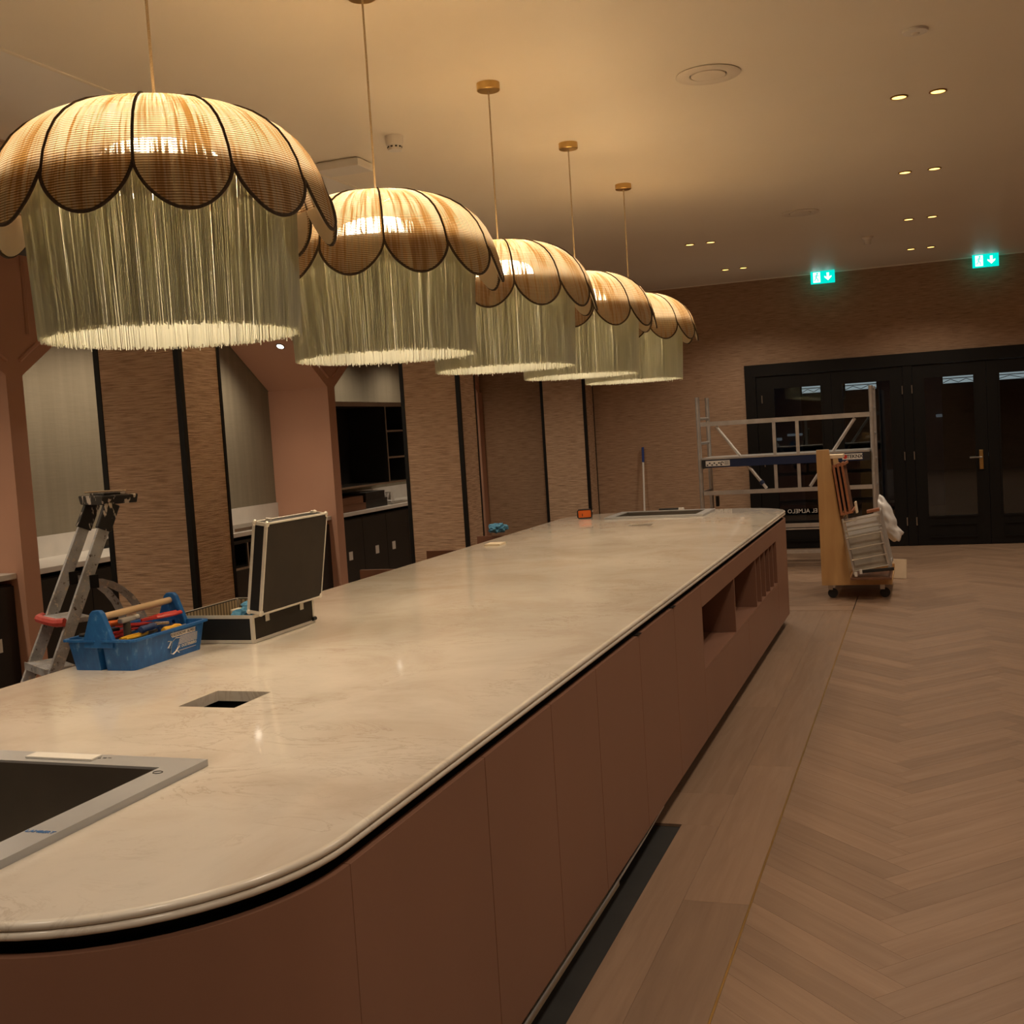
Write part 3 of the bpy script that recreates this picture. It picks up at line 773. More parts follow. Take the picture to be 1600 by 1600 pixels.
me = bpy.data.meshes.new('slab'); bmesh.ops.recalc_face_normals(b, faces=b.faces); b.to_mesh(me); b.free(); me.materials.append(M['marble'])
put('slab', me, t)
b = bmesh.new(); rings = []
for ins, z in [(.012, .92)] + prof + [(.05, .888)]:
    rings.append([b.verts.new((x, y, z)) for x, y in outline(ins)])
for A, B_ in zip(rings, rings[1:]):
    for i in range(len(A)): b.faces.new([A[i], A[(i + 1) % len(A)], B_[(i + 1) % len(A)], B_[i]])
bmesh.ops.recalc_face_normals(b, faces=b.faces)
me = bpy.data.meshes.new('bullnose_edge'); b.to_mesh(me); b.free(); me.materials.append(M['marble_edge'])
for p in me.polygons: p.use_smooth = True
put('bullnose_edge', me, t)
# black shadow gap rail under the worktop
b = bmesh.new()
for z0, z1, ins in ((.84, .8879, .050),):
    A = [b.verts.new((x, y, z0)) for x, y in outline(ins)]; B_ = [b.verts.new((x, y, z1)) for x, y in outline(ins)]
    for i in range(len(A)): b.faces.new([A[i], A[(i + 1) % len(A)], B_[(i + 1) % len(A)], B_[i]])
me = bpy.data.meshes.new('shadow_gap'); b.to_mesh(me); b.free(); me.materials.append(M['black']); put('shadow_gap', me, t)

XPF = -1.058                           # face of the fronts
ZB0, ZB1 = .100, .860
def front(parent, y0, y1, z0, z1, name='door', notch=False):
    g = .0016
    return MB().box(XPF - .019, XPF, y0 + g, y1 - g, z0, z1, .0012).build(name, M['panel'], parent)
# plinth
pl = thing('plinth', 'black recessed plinth under the bar counter', 'plinth', (0, 0, 0))
b = bmesh.new()
A = [b.verts.new((x, y, -.0115)) for x, y in outline(.075)]; B_ = [b.verts.new((x, y, .098)) for x, y in outline(.075)]
for i in range(len(A)): b.faces.new([A[i], A[(i + 1) % len(A)], B_[(i + 1) % len(A)], B_[i]])
b.faces.new(B_)
me = bpy.data.meshes.new('kickboard'); b.to_mesh(me); b.free(); me.materials.append(M['black']); put('kickboard', me, pl)
es = MB()
es.tube([(-1.066, 1.9, .080), (-1.067, 2.9, .074), (-1.068, 3.6, .070), (-1.069, 4.2, .078), (-1.070, 4.54, .089)], .009, 6, flat=.6)
es.build('loose_edge_strip', M['alu'], pl, True, label='loose grey strip hanging below the doors')
MB().box(-1.122, -1.108, 1.5, 3.95, -.0115, .004).build('floor_batten', M['planks'] if False else M['plycut'], pl)
# curved end units
def curved(y_sign, label):
    """rounded end of the counter: panel along an arc"""
    t = thing('counter_end_unit', label, 'cabinet', (0, 0, 0))
    ins = CX1 - XPF
    pts = outline(ins, 16); n = 17
    if y_sign < 0:   # near end: from left near corner arc, bottom, right near corner arc
        seq = pts[3 * n:4 * n] + pts[0:n]
    else:
        seq = pts[n:2 * n] + pts[2 * n:3 * n]
    pin = outline(ins + .019, 16)
    sin_ = (pin[3 * n:4 * n] + pin[0:n]) if y_sign < 0 else (pin[n:2 * n] + pin[2 * n:3 * n])
    b = bmesh.new(); R4 = []
    for (x, y), (xi, yi) in zip(seq, sin_):
        R4.append([b.verts.new((x, y, ZB0)), b.verts.new((x, y, ZB1)), b.verts.new((xi, yi, ZB1)), b.verts.new((xi, yi, ZB0))])
    for A, B_ in zip(R4, R4[1:]):
        for k in range(4): b.faces.new([A[k], A[(k + 1) % 4], B_[(k + 1) % 4], B_[k]])
    b.faces.new(R4[0]); b.faces.new(R4[-1])
    bmesh.ops.recalc_face_normals(b, faces=b.faces)
    me = bpy.data.meshes.new('curved_panel'); b.to_mesh(me); b.free(); me.materials.append(M['panel'])
    for p in me.polygons: p.use_smooth = True
    me.set_sharp_from_angle(angle=.5)
    put('curved_panel', me, t); return t
t = curved(-1, 'rounded rose brown end of the counter around the near sink')
t = curved(1, 'rounded rose brown end of the counter below the far sink')
front(t, 8.575, CY1 - .5, ZB0, ZB1, 'stile')
# cabinets with doors on the hall side
def unit(y0, y1, seams, label):
    t = thing('counter_cabinet', label, 'cabinet', (0, 0, 0), 0, 'counter cabinets on the hall side')
    MB().box(XPF - .46, XPF - .020, y0 + .001, y1 - .001, .099, .839).build('carcass', M['panel_in'], t)
    ss = [y0] + list(seams) + [y1]
    for a, b_ in zip(ss, ss[1:]): front(t, a, b_, ZB0, ZB1)
    return t
unit(1.886, 2.60, (), 'single door rose brown cabinet beside the rounded end by the near sink')
u2 = unit(2.60, 3.63, (3.14,), 'two door rose brown cabinet above the loose grey strip')
u3 = unit(3.63, 5.54, (4.25, 4.90), 'three door rose brown cabinet next to the open shelf')
for y in (4.25, 4.90):
    MB().box(XPF - .012, XPF + .004, y - .03, y + .03, .8605, .8635).build('finger_catch', M['black'], u3)
# open shelf unit
t = thing('open_shelf_unit', 'rose brown open shelf unit with upright dividers above drawers', 'shelf unit', (0, 0, 0))
front(t, 5.54, 8.575, .752, ZB1, 'top_rail')
front(t, 5.54, 7.05, ZB0, .425, 'drawer_front'); front(t, 7.05, 8.575, ZB0, .425, 'drawer_front')
MB().box(XPF - .48, XPF, 5.541, 8.574, .4265, .443).build('shelf', M['panel'], t)
MB().box(XPF - .48, XPF - .02, 5.541, 8.574, .752, .838).build('top_board', M['panel_in'], t)
MB().box(XPF - .50, XPF - .481, 5.541, 8.574, .10, .838).build('back_board', M['panel_in'], t)
MB().box(XPF - .48, XPF - .0005, 5.541, 5.556, .444, .7515).build('side_board', M['panel'], t)
MB().box(XPF - .48, XPF - .0005, 8.556, 8.574, .444, .7515).build('side_board', M['panel'], t)
for y in (6.58, 7.47, 7.69, 7.92, 8.14, 8.36):
    MB().box(XPF - .479, XPF - .002, y - .009, y + .009, .4435, .7515).build('divider', M['panel'], t)
MB().box(XPF - .48, XPF - .02, 5.541, 8.574, .10, .4255).build('drawer_box', M['panel_in'], t)
# staff side: fronts along the left face, three of them standing open
XL = CX0 + .025
t = thing('staff_side_cabinets', 'rose brown cabinet fronts along the staff side of the counter', 'cabinet', (0, 0, 0))
MB().box(XL + .02, XPF - .62, 1.95, 9.14, .099, .69).build('carcass', M['panel_in'], t)
yy = 1.91
while yy < 9.0:
    if not any(abs(yy - q) < .3 for q in (6.0, 7.03, 8.05)):
        MB().box(XL, XL + .019, yy + .002, yy + .513, ZB0, ZB1, .001).build('door', M['panel'], t)
    yy += .515
for k, y in enumerate((6.48, 7.52, 8.52)):
    o = MB().box(XL - .50, XL - .004, y - .010, y + .010, ZB0, ZB1, .001).build('open_door', M['panel'], t, label='open door swung out')

# sinks
def sink(s, name, label, near):
    t = thing('sink', label, 'sink', (s[0], s[2], .9203), 0)
    w_, d_ = s[1] - s[0], s[3] - s[2]; rw = .078 if near else .07; h = .016
    b = MB()
    o_ = [(0, 0), (w_, 0), (w_, d_), (0, d_)]; i_ = [(rw, rw), (w_ - rw, rw), (w_ - rw, d_ - rw), (rw, d_ - rw)]
    bm = b.b
    T = [bm.verts.new((*p, h)) for p in o_]; I = [bm.verts.new((*p, h)) for p in i_]; Bm = [bm.verts.new((*p, 0)) for p in o_]; I2 = [bm.verts.new((*p, h - .006)) for p in i_]
    for k in range(4):
        q = (k + 1) % 4
        bm.faces.new([T[k], T[q], I[q], I[k]]); bm.faces.new([Bm[k], Bm[q], T[q], T[k]]); bm.faces.new([I[k], I[q], I2[q], I2[k]])
    b.build('rim', M['steelfilm'], t)
    b = MB(); bm = b.b; dp = -.20
    U = [bm.verts.new((*p, h - .006)) for p in i_]
    r2 = [(rw + .02, rw + .02), (w_ - rw - .02, rw + .02), (w_ - rw - .02, d_ - rw - .02), (rw + .02, d_ - rw - .02)]
    D = [bm.verts.new((*p, dp)) for p in r2]
    for k in range(4): bm.faces.new([U[k], U[(k + 1) % 4], D[(k + 1) % 4], D[k]])
    bm.faces.new(D)
    bo = b.build('bowl', M['bowl'], t)
    MB().lathe([(.0, .004), (.03, .004), (.045, .006), (.046, .0)], 20, (w_ / 2, d_ / 2, dp)).build('drain', M['steel'], bo, True)
    return t
t = sink(SK1, 'sink', 'square steel sink with protective film set in the near end', True)
sw, sd = SK1[1] - SK1[0], SK1[3] - SK1[2]
me = text_mesh('LAMBERT', .0165); me.materials.append(M['blueink']); o = put('film_print', me, t, label='blue lettering on the film'); o.location = (sw - .039, .20, .0168); o.rotation_euler = (0, 0, 0.0)
mb = MB()
for k in range(9):
    mb.box(sw - .37 + k * .013, sw - .361 + k * .013, sd - .055 + .0035 * k, sd - .0525 + .0035 * k + .003 * (k % 2), .0162, .0168)
mb.tube([(sw - .055 + .012 * math.cos(a * .8), sd - .115 + .010 * math.sin(a * .8), .0166) for a in range(9)], .0011, 4)
mb.build('pen_marks', M['ink'], t)
mb = MB(); mb.box(sw - .49, sw - .29, sd - .058, sd - .018, .0162, .0215, .001)
o = mb.build('foam_strip', M['paperwhite'], t, label='white foam strip')
sink(SK2, 'sink', 'square steel sink set in the counter end by the orange case', False)
# black box added to make the open cut-out dark inside
t = thing('cutout_dark_box', 'added black box for the dark inside of the square marble cut-out', 'box', (-2.11, 2.77, .725))
MB().box(0, .225, 0, .232, 0, .008).build('bottom', M['blackcab'], t)
for q in ((-.008, 0, -.008, .24), (.225, .233, -.008, .24), (0, .225, -.008, 0), (0, .225, .232, .24)):
    MB().box(*q, 0, .160).build('side', M['blackcab'], t)

# ================================================================== THINGS ON THE COUNTER
Z0 = .9204
# ---- blue tool tray
tx0, tx1, ty0, ty1 = -2.868, -2.608, 3.245, 3.64
t = thing('tool_tray', 'scuffed blue plastic carry tray with wooden handle and white print', 'tool box', ((tx0 + tx1) / 2, (ty0 + ty1) / 2, Z0), 0)
hw, hl_ = (tx1 - tx0) / 2, (ty1 - ty0) / 2
H = .112; fl = .018; wt = .005
def tray_ring(bm, z, out, ins):
    # footprint with a notch on both short ends
    a, c_ = hw + out - ins, hl_ + out - ins; nd = .022; nw = .014 + ins
    r = .018
    P = []
    def corner(cx, cy, a0):
        for k in range(4):
            an = a0 + PI / 2 * k / 3; P.append((cx + r * math.cos(an), cy + r * math.sin(an)))
    corner(a - r, c_ - r, 0); P.extend([(nw, c_), (nw * .6, c_ - nd), (-nw * .6, c_ - nd), (-nw, c_)])
    corner(-a + r, c_ - r, PI / 2); corner(-a + r, -c_ + r, PI)
    P.extend([(-nw, -c_), (-nw * .6, -c_ + nd), (nw * .6, -c_ + nd), (nw, -c_)]); corner(a - r, -c_ + r, -PI / 2)
    return [bm.verts.new((x, y, z)) for x, y in P]
b = MB(); bm = b.b
R0 = tray_ring(bm, 0, 0, 0); R1 = tray_ring(bm, H - .008, fl * .8, 0); R2 = tray_ring(bm, H - .008, fl + .008, 0); R3 = tray_ring(bm, H, fl + .008, 0); R4 = tray_ring(bm, H, fl, .006); R5 = tray_ring(bm, .006, 0, wt)
for A, B_ in ((R0, R1), (R1, R2), (R2, R3), (R3, R4), (R4, R5)):
    for i in range(len(A)): bm.faces.new([A[i], A[(i + 1) % len(A)], B_[(i + 1) % len(A)], B_[i]])
bm.faces.new(R0[::-1]); bm.faces.new(R5)
b.build('tray', M['toolblue'], t)
for s in (-1, 1):
    y_in = s * (hl_ + fl - .018); y_out = s * (hl_ + fl + .004)
    MB().prism([(-.062, H - .03), (-.062, H - .002), (-.026, H + .092), (-.014, H + .103), (.014, H + .103), (.026, H + .092), (.062, H - .002), (.062, H - .03)], 1, min(y_in, y_out), max(y_in, y_out), bev=.003).build('end_bracket', M['toolblue'], t)
MB().cyl((0, -hl_ - fl + .018, H + .075), (0, hl_ + fl - .018, H + .075), .0125, 14).build('handle', M['wood'], t, True)
MB().box(-.003, .003, -hl_ + .026, hl_ - .026, .006, .055).build('partition', M['toolblue'], t)
# print on the long side facing the hall
sl = math.atan2(fl * .8, H - .008)
def sideface(y, z, off=.0008):   # local point on the sloping side
    return Vector((hw + fl * .8 * z / (H - .008) + off, y, z))
Mside = Matrix(((0, math.sin(sl), math.cos(sl), 0), (1, 0, 0, 0), (0, math.cos(sl), -math.sin(sl), 0), (0, 0, 0, 1)))
def side_put(me, y, z, name, mt, off=.0008, parent=t):
    me.materials.clear(); me.materials.append(mt); o = put(name, me, parent); mm = Mside.copy(); mm.translation = sideface(y, z, off); o.matrix_local = mm; return o
mb = MB(); mb.prism([(-.066, -.0085), (.072, -.0085), (.072, .0085), (-.078, .0085), (-.078, .001)], 2, 0, .0008)
pr_ = side_put(mb.mesh('name_plate', M['label']), .075, .086, 'name_plate', M['label'])
side_put(text_mesh('POELKERDW  ALMELO', .0155, .0003), .075, .086, 'plate_lettering', M['ink'], .0019)
side_put(text_mesh('W. OOSTERBERG', .0150, .0003, bold=.0003), .100, .0365, 'tray_lettering', M['label'])
mb = MB()
for k in range(6): mb.box(-.055 + .002 * k, .060, -.0012 + k * .0052, .0012 + k * .0052, 0, .0006)
mb.box(-.055, .055, -.026, -.0245, 0, .0006)
side_put(mb.mesh('print_lines', M['label']), .100, .0470, 'print_lines', M['label'])
mb = MB(); mb.tube([(.030, .024, 0), (.006, .027, 0), (-.014, .016, 0), (-.020, -.006, 0), (-.020, -.026, 0), (-.008, -.030, 0), (.010, -.022, 0), (.022, -.010, 0)], .0042, 6, flat=.15)
mb.tube([(.010, -.018, 0), (.032, -.032, 0)], .0018, 5, flat=.3); mb.tube([(-.040, .022, 0), (-.022, .020, 0), (-.030, .006, 0), (-.040, -.002, 0), (-.022, -.004, 0)], .004, 6, flat=.15)
side_put(mb.mesh('print_emblem', M['label']), .022, .046, 'print_emblem', M['label'])
# tools in the tray
TB = Vector(((tx0 + tx1) / 2, (ty0 + ty1) / 2, Z0))
def plier(name, lab, loc, rz, mt, headmt, tilt=.15):
    t = thing(name, lab, 'pliers', TB + Vector(loc)); t.rotation_euler = (tilt, 0, rz)
    for s in (-1, 1):
        MB().tube([(s * .004, 0, 0), (s * .014, -.03, 0), (s * .018, -.08, 0), (s * .012, -.13, 0)], .0085, 8, flat=.7).build('handle', mt, t, True)
    MB().prism([(-.013, -.008), (-.011, .03), (-.004, .06), (.004, .06), (.011, .03), (.013, -.008)], 2, -.005, .005, bev=.001).build('jaw', headmt, t)
    MB().cyl((0, .012, -.007), (0, .012, .007), .006, 10).build('pivot', headmt, t, True)
def driver(name, lab, loc, rz, mt, tilt=.1, length=.11):
    t = thing(name, lab, 'screwdriver', TB + Vector(loc)); t.rotation_euler = (tilt, 0, rz)
    me = MB().lathe([(.0, -.105), (.011, -.103), (.0135, -.09), (.011, -.05), (.0135, -.03), (.009, -.006), (.006, 0)], 12).mesh('handle', mt, True); me.transform(Matrix.Rotation(-PI / 2, 4, 'X')); put('handle', me, t)
    MB().cyl((0, 0, 0), (0, length, 0), .0028, 8).build('shaft', M['steel'], t, True)
LA, LB, LC = H - .016, H + .008, H + .032      # three layers of tools
plier('pliers', 'red handled pliers lying across the blue tray beside the hammer', (.020, .060, LB), -1.1, M['red'], M['steel'], 0)
plier('pliers', 'red handled pliers on top at the far end of the blue tray', (.030, .055, LC), 3.0, M['red'], M['red'], 0)
plier('pliers', 'red handled pliers leaning on the near bracket of the tray', (-.045, -.02, LA), 0, M['red'], M['steel'], 0)
plier('pliers', 'red wrench lying along the staff side of the tray', (-.090, .115, LA), 0, M['red'], M['red'], 0)
plier('pliers', 'yellow handled side cutter at the near end of the tray', (.068, -.040, LA + .008), 0, M['yellow'], M['darkgrip'], 0)
driver('screwdriver', 'dark blue screwdriver with yellow end lying in the tray', (.080, .000, LB + .006), .12, M['darkblue'], 0, .04)
driver('screwdriver', 'orange handled screwdriver pointing up to the handle', (-.030, -.01, LC), -.3, M['orange'], 0, .05)
driver('screwdriver', 'yellow screwdriver under the far pliers', (.092, .130, LA + .004), 0, M['yellow'], 0, .03)
driver('screwdriver', 'blue and grey screwdriver at the far end of the tray', (.040, .165, LA), 0, M['darkblue'], 0, .01)
t = thing('hammer', 'hammer with dark grip standing in the blue tray', 'hammer', TB + Vector((.021, -.085, H - .035)))
MB().cyl((0, 0, -.03), (0, 0, .075), .016, 12, .013).build('grip', M['darkgrip'], t, True)
MB().box(-.012, .012, -.035, .04, .075, .093, .004).build('head', M['alu'], t)
MB().cyl((0, .04, .084), (0, .062, .084), .011, 12).build('face', M['alu'], t, True)
t = thing('knife', 'flat dark utility knife at the near end of the blue tray', 'knife', TB + Vector((-.08, -.11, LB))); t.rotation_euler = (0, 0, 1.2)
MB().box(-.075, .075, -.013, .013, -.006, .006, .004).build('handle', M['rubber'], t)
MB().box(.075, .10, -.009, .009, -.0006, .0006).build('blade', M['steel'], t)

# ---- aluminium framed tool case
fx0, fx1, fy0, fy1 = -2.815, -2.443, 3.742, 4.205
FH = .107
t = thing('flight_case', 'open black tool case with aluminium edges and raised lid', 'case', (fx0, fy0, Z0), 0)
fw_, fd = fx1 - fx0, fy1 - fy0
b = MB().box(0, fw_, 0, .006, .003, FH).box(0, fw_, fd - .006, fd, .003, FH).box(0, .006, .006, fd - .006, .003, FH).box(0, fw_, .006, fd - .006, .003, .009)
b.build('base_shell', M['caseblack'], t)
MB().box(fw_ - .006, fw_, .006, fd - .006, .009, FH).build('front_panel', M['casepanel'], t)
b = MB().box(.0065, .0085, .0065, fd - .0065, .0095, FH - .004).box(fw_ - .0085, fw_ - .0065, .0065, fd - .0065, .0095, FH - .004).box(.0085, fw_ - .0085, .0065, .0085, .0095, FH - .004).box(.0085, fw_ - .0085, fd - .0085, fd - .0065, .0095, FH - .004)
b.build('lining', M['lining'], t)
e = .011
def frame_edges(w_, d_, z0, z1, skip_top=False):
    mb = MB(); k = e
    for z in (z0, z1):
        za, zb = (z - .001, z + k) if z == z0 else (z - k, z + .002)
        mb.box(-.0015, w_ + .0015, -.0015, .004, za, zb); mb.box(-.0015, w_ + .0015, d_ - .004, d_ + .0015, za, zb)
        mb.box(-.0015, .004, .004, d_ - .004, za, zb); mb.box(w_ - .004, w_ + .0015, .004, d_ - .004, za, zb)
    for x in (0, w_):
        for y in (0, d_):
            mb.box(x - .0018 if x == 0 else x - k, x + k if x == 0 else x + .0018, y - .0018 if y == 0 else y - k, y + k if y == 0 else y + .0018, z0, z1)
    return mb
frame_edges(fw_, fd, .002, FH).build('edge_profile', M['casealu'], t)
for x in (0.003, fw_ - .003):
    for y in (.003, fd - .003):
        MB().cyl((x, y, 0), (x, y, .012), .010, 10).build('corner_cap', M['casealu'], t)
for y in (.10, fd - .10):
    l_ = MB().box(fw_ + .0015, fw_ + .005, y - .014, y + .014, FH - .036, FH + .004, .001).build('hinge', M['casealu'], t)
    MB().cyl((fw_ + .006, y - .016, FH + .002), (fw_ + .006, y + .016, FH + .002), .004, 8).build('hinge_pin', M['steel'], l_, True)
MB().tube([(fw_ * .30, -.004, FH - .022), (fw_ * .30, -.014, FH - .03), (fw_ * .30, -.014, FH - .045), (fw_ * .30, -.004, FH - .05)], .0025, 6).build('ring', M['steel'], t, True)
MB().cyl((fw_ + .004, fd - .02, .018), (fw_ + .004, fd + .004, .018), .008, 10).build('rubber_foot', M['rubber'], t, True)
# lid: built flat (outer face up) and swung up about the hinge edge
LT = .062; LW = fw_ - .02
lid = thing('lid', '', '', (0, 0, 0)); del lid['label']; del lid['category']; lid.parent = t
b = MB().box(0, LW, 0, .005, 0, LT).box(0, LW, fd - .005, fd, 0, LT).box(0, .005, .005, fd - .005, 0, LT).box(LW - .005, LW, .005, fd - .005, 0, LT)
b.build('lid_sides', M['caseblack'], lid)
MB().box(.005, LW - .005, .005, fd - .005, LT - .006, LT).build('lid_panel', M['casepanel'], lid)
frame_edges(LW, fd, .0, LT).build('lid_edge_profile', M['casealu'], lid)
for x in (0.004, LW - .004):
    for y in (.004, fd - .004):
        MB().lathe([(0, .008), (.010, .006), (.013, 0), (.010, -.006), (0, -.008)], 10, (x, y, LT - .004)).build('lid_corner', M['casealu'], lid)
        MB().lathe([(0, .008), (.010, .006), (.013, 0), (.010, -.006), (0, -.008)], 10, (x, y, .006)).build('lid_corner', M['casealu'], lid)
for y in (.06, fd - .06): MB().cyl((-.004, y, LT * .5), (-.012, y, LT * .5), .012, 10).build('latch', M['casealu'], lid, True)
# local lid frame: x from free edge (0) to hinge edge (LW).  Stand it up: free edge on top.
A_ = .16
ux = Vector((-math.sin(A_), 0, -math.cos(A_)))      # local +x points down towards the hinge
uz = Vector((math.cos(A_), 0, -math.sin(A_)))       # outer face looks to the hall side
uy = uz.cross(ux)
ml = Matrix.Identity(4)
for i in range(3): ml[i][0] = ux[i]; ml[i][1] = uy[i]; ml[i][2] = uz[i]
# y of local frame may flip, compensate with the offset
y_off = 0 if uy.y > 0 else fd
hinge = Vector((fw_ - .02, y_off, FH + .014))
ml.translation = hinge - ux * LW
lid.matrix_local = ml
# things inside the case
CB = Vector((fx0, fy0, Z0 + .010))
def crumple(name, lab, cat, loc, r, mt, seed, sz=.55):
    rr = random.Random(seed); bm = bmesh.new(); bmesh.ops.create_icosphere(bm, subdivisions=3, radius=r)
    for v in bm.verts:
        k = 1 + .28 * math.sin(9 * v.co.x / r + seed) * math.cos(7 * v.co.y / r + seed) + rr.uniform(-.08, .08)
        v.co = Vector((v.co.x * k, v.co.y * k * 1.2, v.co.z * k * sz))
    me = bpy.data.meshes.new(name); bm.to_mesh(me); bm.free(); me.materials.append(mt)
    o = put(name, me); o.location = loc; return tag(o, lab, cat)
crumple('work_glove', 'crumpled light blue work glove in the open case', 'glove', CB + Vector((.205, .315, .088)), .058, M['blueglove'], 3)
crumple('work_glove', 'folded blue cloth under the glove in the open case', 'cloth', CB + Vector((.265, .125, .082)), .054, M['blueglove'], 5, .5)
o = MB().box(-.08, .08, -.10, .10, -.012, .012, .003).build('manual', M['paperwhite']); o.location = CB + Vector((.15, .16, .0135)); o.rotation_euler = (0, 0, .3); tag(o, 'white papers lying in the open case', 'papers')
o = MB().box(-.05, .05, -.03, .03, -.03, .03, .003).build('carton', M['cream']); o.location = CB + Vector((.075, .40, .032)); tag(o, 'cream carton at the far end of the open case', 'carton')
mb = MB(); mb.tube([(0, -.05, 0), (.03, -.01, .01), (.0, .04, .012), (-.03, .07, .004)], .006, 8, flat=.6)
o = mb.build('cable', M['rubber'], None, True); o.location = CB + Vector((.12, .14, .034)); tag(o, 'black cable lying on the white papers', 'cable')

# ---- small things at the far end
t = thing('orange_case', 'small orange case with black rubber rim by the far sink', 'case', (-2.70, 9.20, Z0), .35)
MB().prism([(-.048, .004), (-.056, .012), (-.056, .064), (-.048, .072), (.048, .072), (.056, .064), (.056, .012), (.048, .004)], 1, -.028, .028, bev=.003).build('body', M['orange'], t)
mb = MB(); mb.tube([(-.048, -.026, .004), (-.058, -.026, .014), (-.058, -.026, .062), (-.048, -.026, .074), (.048, -.026, .074), (.058, -.026, .062), (.058, -.026, .014), (.048, -.026, .004)], .006, 8, True)
mb.build('rim', M['rubber'], t, True)
MB().box(-.022, -.016, -.0315, -.0285, .02, .042).build('mark', M['ink'], t)
MB().cyl((.058, 0, .055), (.07, 0, .055), .007, 10).build('knob', M['whiteplastic'], t, True)
t = thing('marker_pen', 'black marker pen with white cap behind the far sink', 'pen', (-2.06, 9.635, Z0 + .014), 0)
MB().cyl((-.10, 0, 0), (.07, 0, 0), .013, 10).build('barrel', M['ink'], t, True)
MB().cyl((.07, 0, 0), (.115, 0, 0), .014, 10).build('cap', M['whiteplastic'], t, True)
o = MB().box(-.055, .055, -.07, .07, 0, .012, .001).build('note_block', M['cream']); o.location = (-2.76, 7.22, Z0); o.rotation_euler = (0, 0, .05); tag(o, 'cream paper block lying at the staff edge of the marble', 'paper')
crumple('blue_bag', 'blue bag hanging on the open staff side door', 'bag', Vector((-3.24, 8.56, .918)), .075, M['blueglove'], 8, .5)

# ================================================================== STEPLADDER
T0 = Vector((-3.495, 4.25, 0)); fd_ = Vector((-.51, -.86, 0)); wd_ = Vector((.86, -.51, 0))
t = thing('stepladder', 'paint-spattered aluminium stepladder with black top between counter and column', 'ladder', (T0.x, T0.y, 0), math.atan2(wd_.y, wd_.x))
# local: x along width, y = backwards, front is -y ; ladder stands on z=0
HTOP = 1.46; LEAN = .66
def rail_pt(z, s): # front rail centre
    k = (HTOP - z) / HTOP
    return Vector((s * (.122 + .05 * k), -LEAN * k - .02, z))
for s in (-1, 1):
    p, q = rail_pt(0.012, s), rail_pt(HTOP, s)
    d = (q - p); L = d.length; d.normalize()
    bm = MB(); bm.box(-.011, .011, -.026, .026, 0, L, .003)
    me = bm.mesh('front_rail', M['ladder']); me.transform(Matrix.Translation(p) @ Vector((0, 0, 1)).rotation_difference(d).to_matrix().to_4x4()); put('front_rail', me, t)
    # rear leg: curved head at the pivot, then straight to the floor
    zc = 1.13; pp = rail_pt(zc, s)
    pts = [pp + Vector((0, .02 + .24 * math.sin(a * PI / 2 / 8), -.30 * (1 - math.cos(a * PI / 2 / 8)))) for a in range(9)]
    pts.append(Vector((s * .16, pts[-1].y + .07, .015)))
    MB().tube(pts, .021, 6, flat=.35).build('rear_leg', M['ladder'], t, True)
    MB().box(pp.x - .016, pp.x + .016, pp.y + .015, pp.y + .055, zc - .03, zc + .03, .004).build('leg_pivot', M['black'], t)
    pa, pb = rail_pt(HTOP - .11, s), rail_pt(HTOP + .01, s)
    dd = (pb - pa).normalized(); bm = MB(); bm.box(-.017, .017, -.033, .033, 0, .125, .005)
    me = bm.mesh('socket', M['splat']); me.transform(Matrix.Translation(pa) @ Vector((0, 0, 1)).rotation_difference(dd).to_matrix().to_4x4()); put('socket', me, t)
MB().prism([(-.135, HTOP), (-.155, HTOP + .034), (-.15, HTOP + .04), (.15, HTOP + .04), (.155, HTOP + .034), (.135, HTOP)], 1, -.07, .09, bev=.003).build('top_cap', M['splat'], t)
MB().box(-.09, .09, -.04, .06, HTOP + .0405, HTOP + .050, .003).build('top_tray', M['splat'], t)
MB().tube([(-.12, -.05, HTOP + .055), (-.02, .01, HTOP + .056), (.10, .06, HTOP + .055)], .004, 5).build('loose_stick', M['wood'], t)
for i, z in enumerate((.18, .38, .58, .78, .98)):
    a = rail_pt(z, 1); w_ = a.x - .010
    st = MB().box(-w_, w_, a.y - .045, a.y + .085, z - .022, z, .003).build('step', M['ladder'], t)
    if i == 4:
        MB().tube([(-w_ - .022, a.y - .040, z - .008), (-w_ + .01, a.y - .066, z - .010), (0, a.y - .072, z - .010), (w_ - .01, a.y - .066, z - .010), (w_ + .022, a.y - .040, z - .008)], .019, 8).build('step_nosing', M['redrubber'], st, True, label='red rubber step nosing')
    else:
        MB().box(-w_, w_, a.y - .050, a.y - .0455, z - .03, z + .003).build('step_nosing', M['ladder'], st)
MB().box(-.15, .15, .115, .135, .25, .28).build('rear_stretcher', M['ladder'], t)

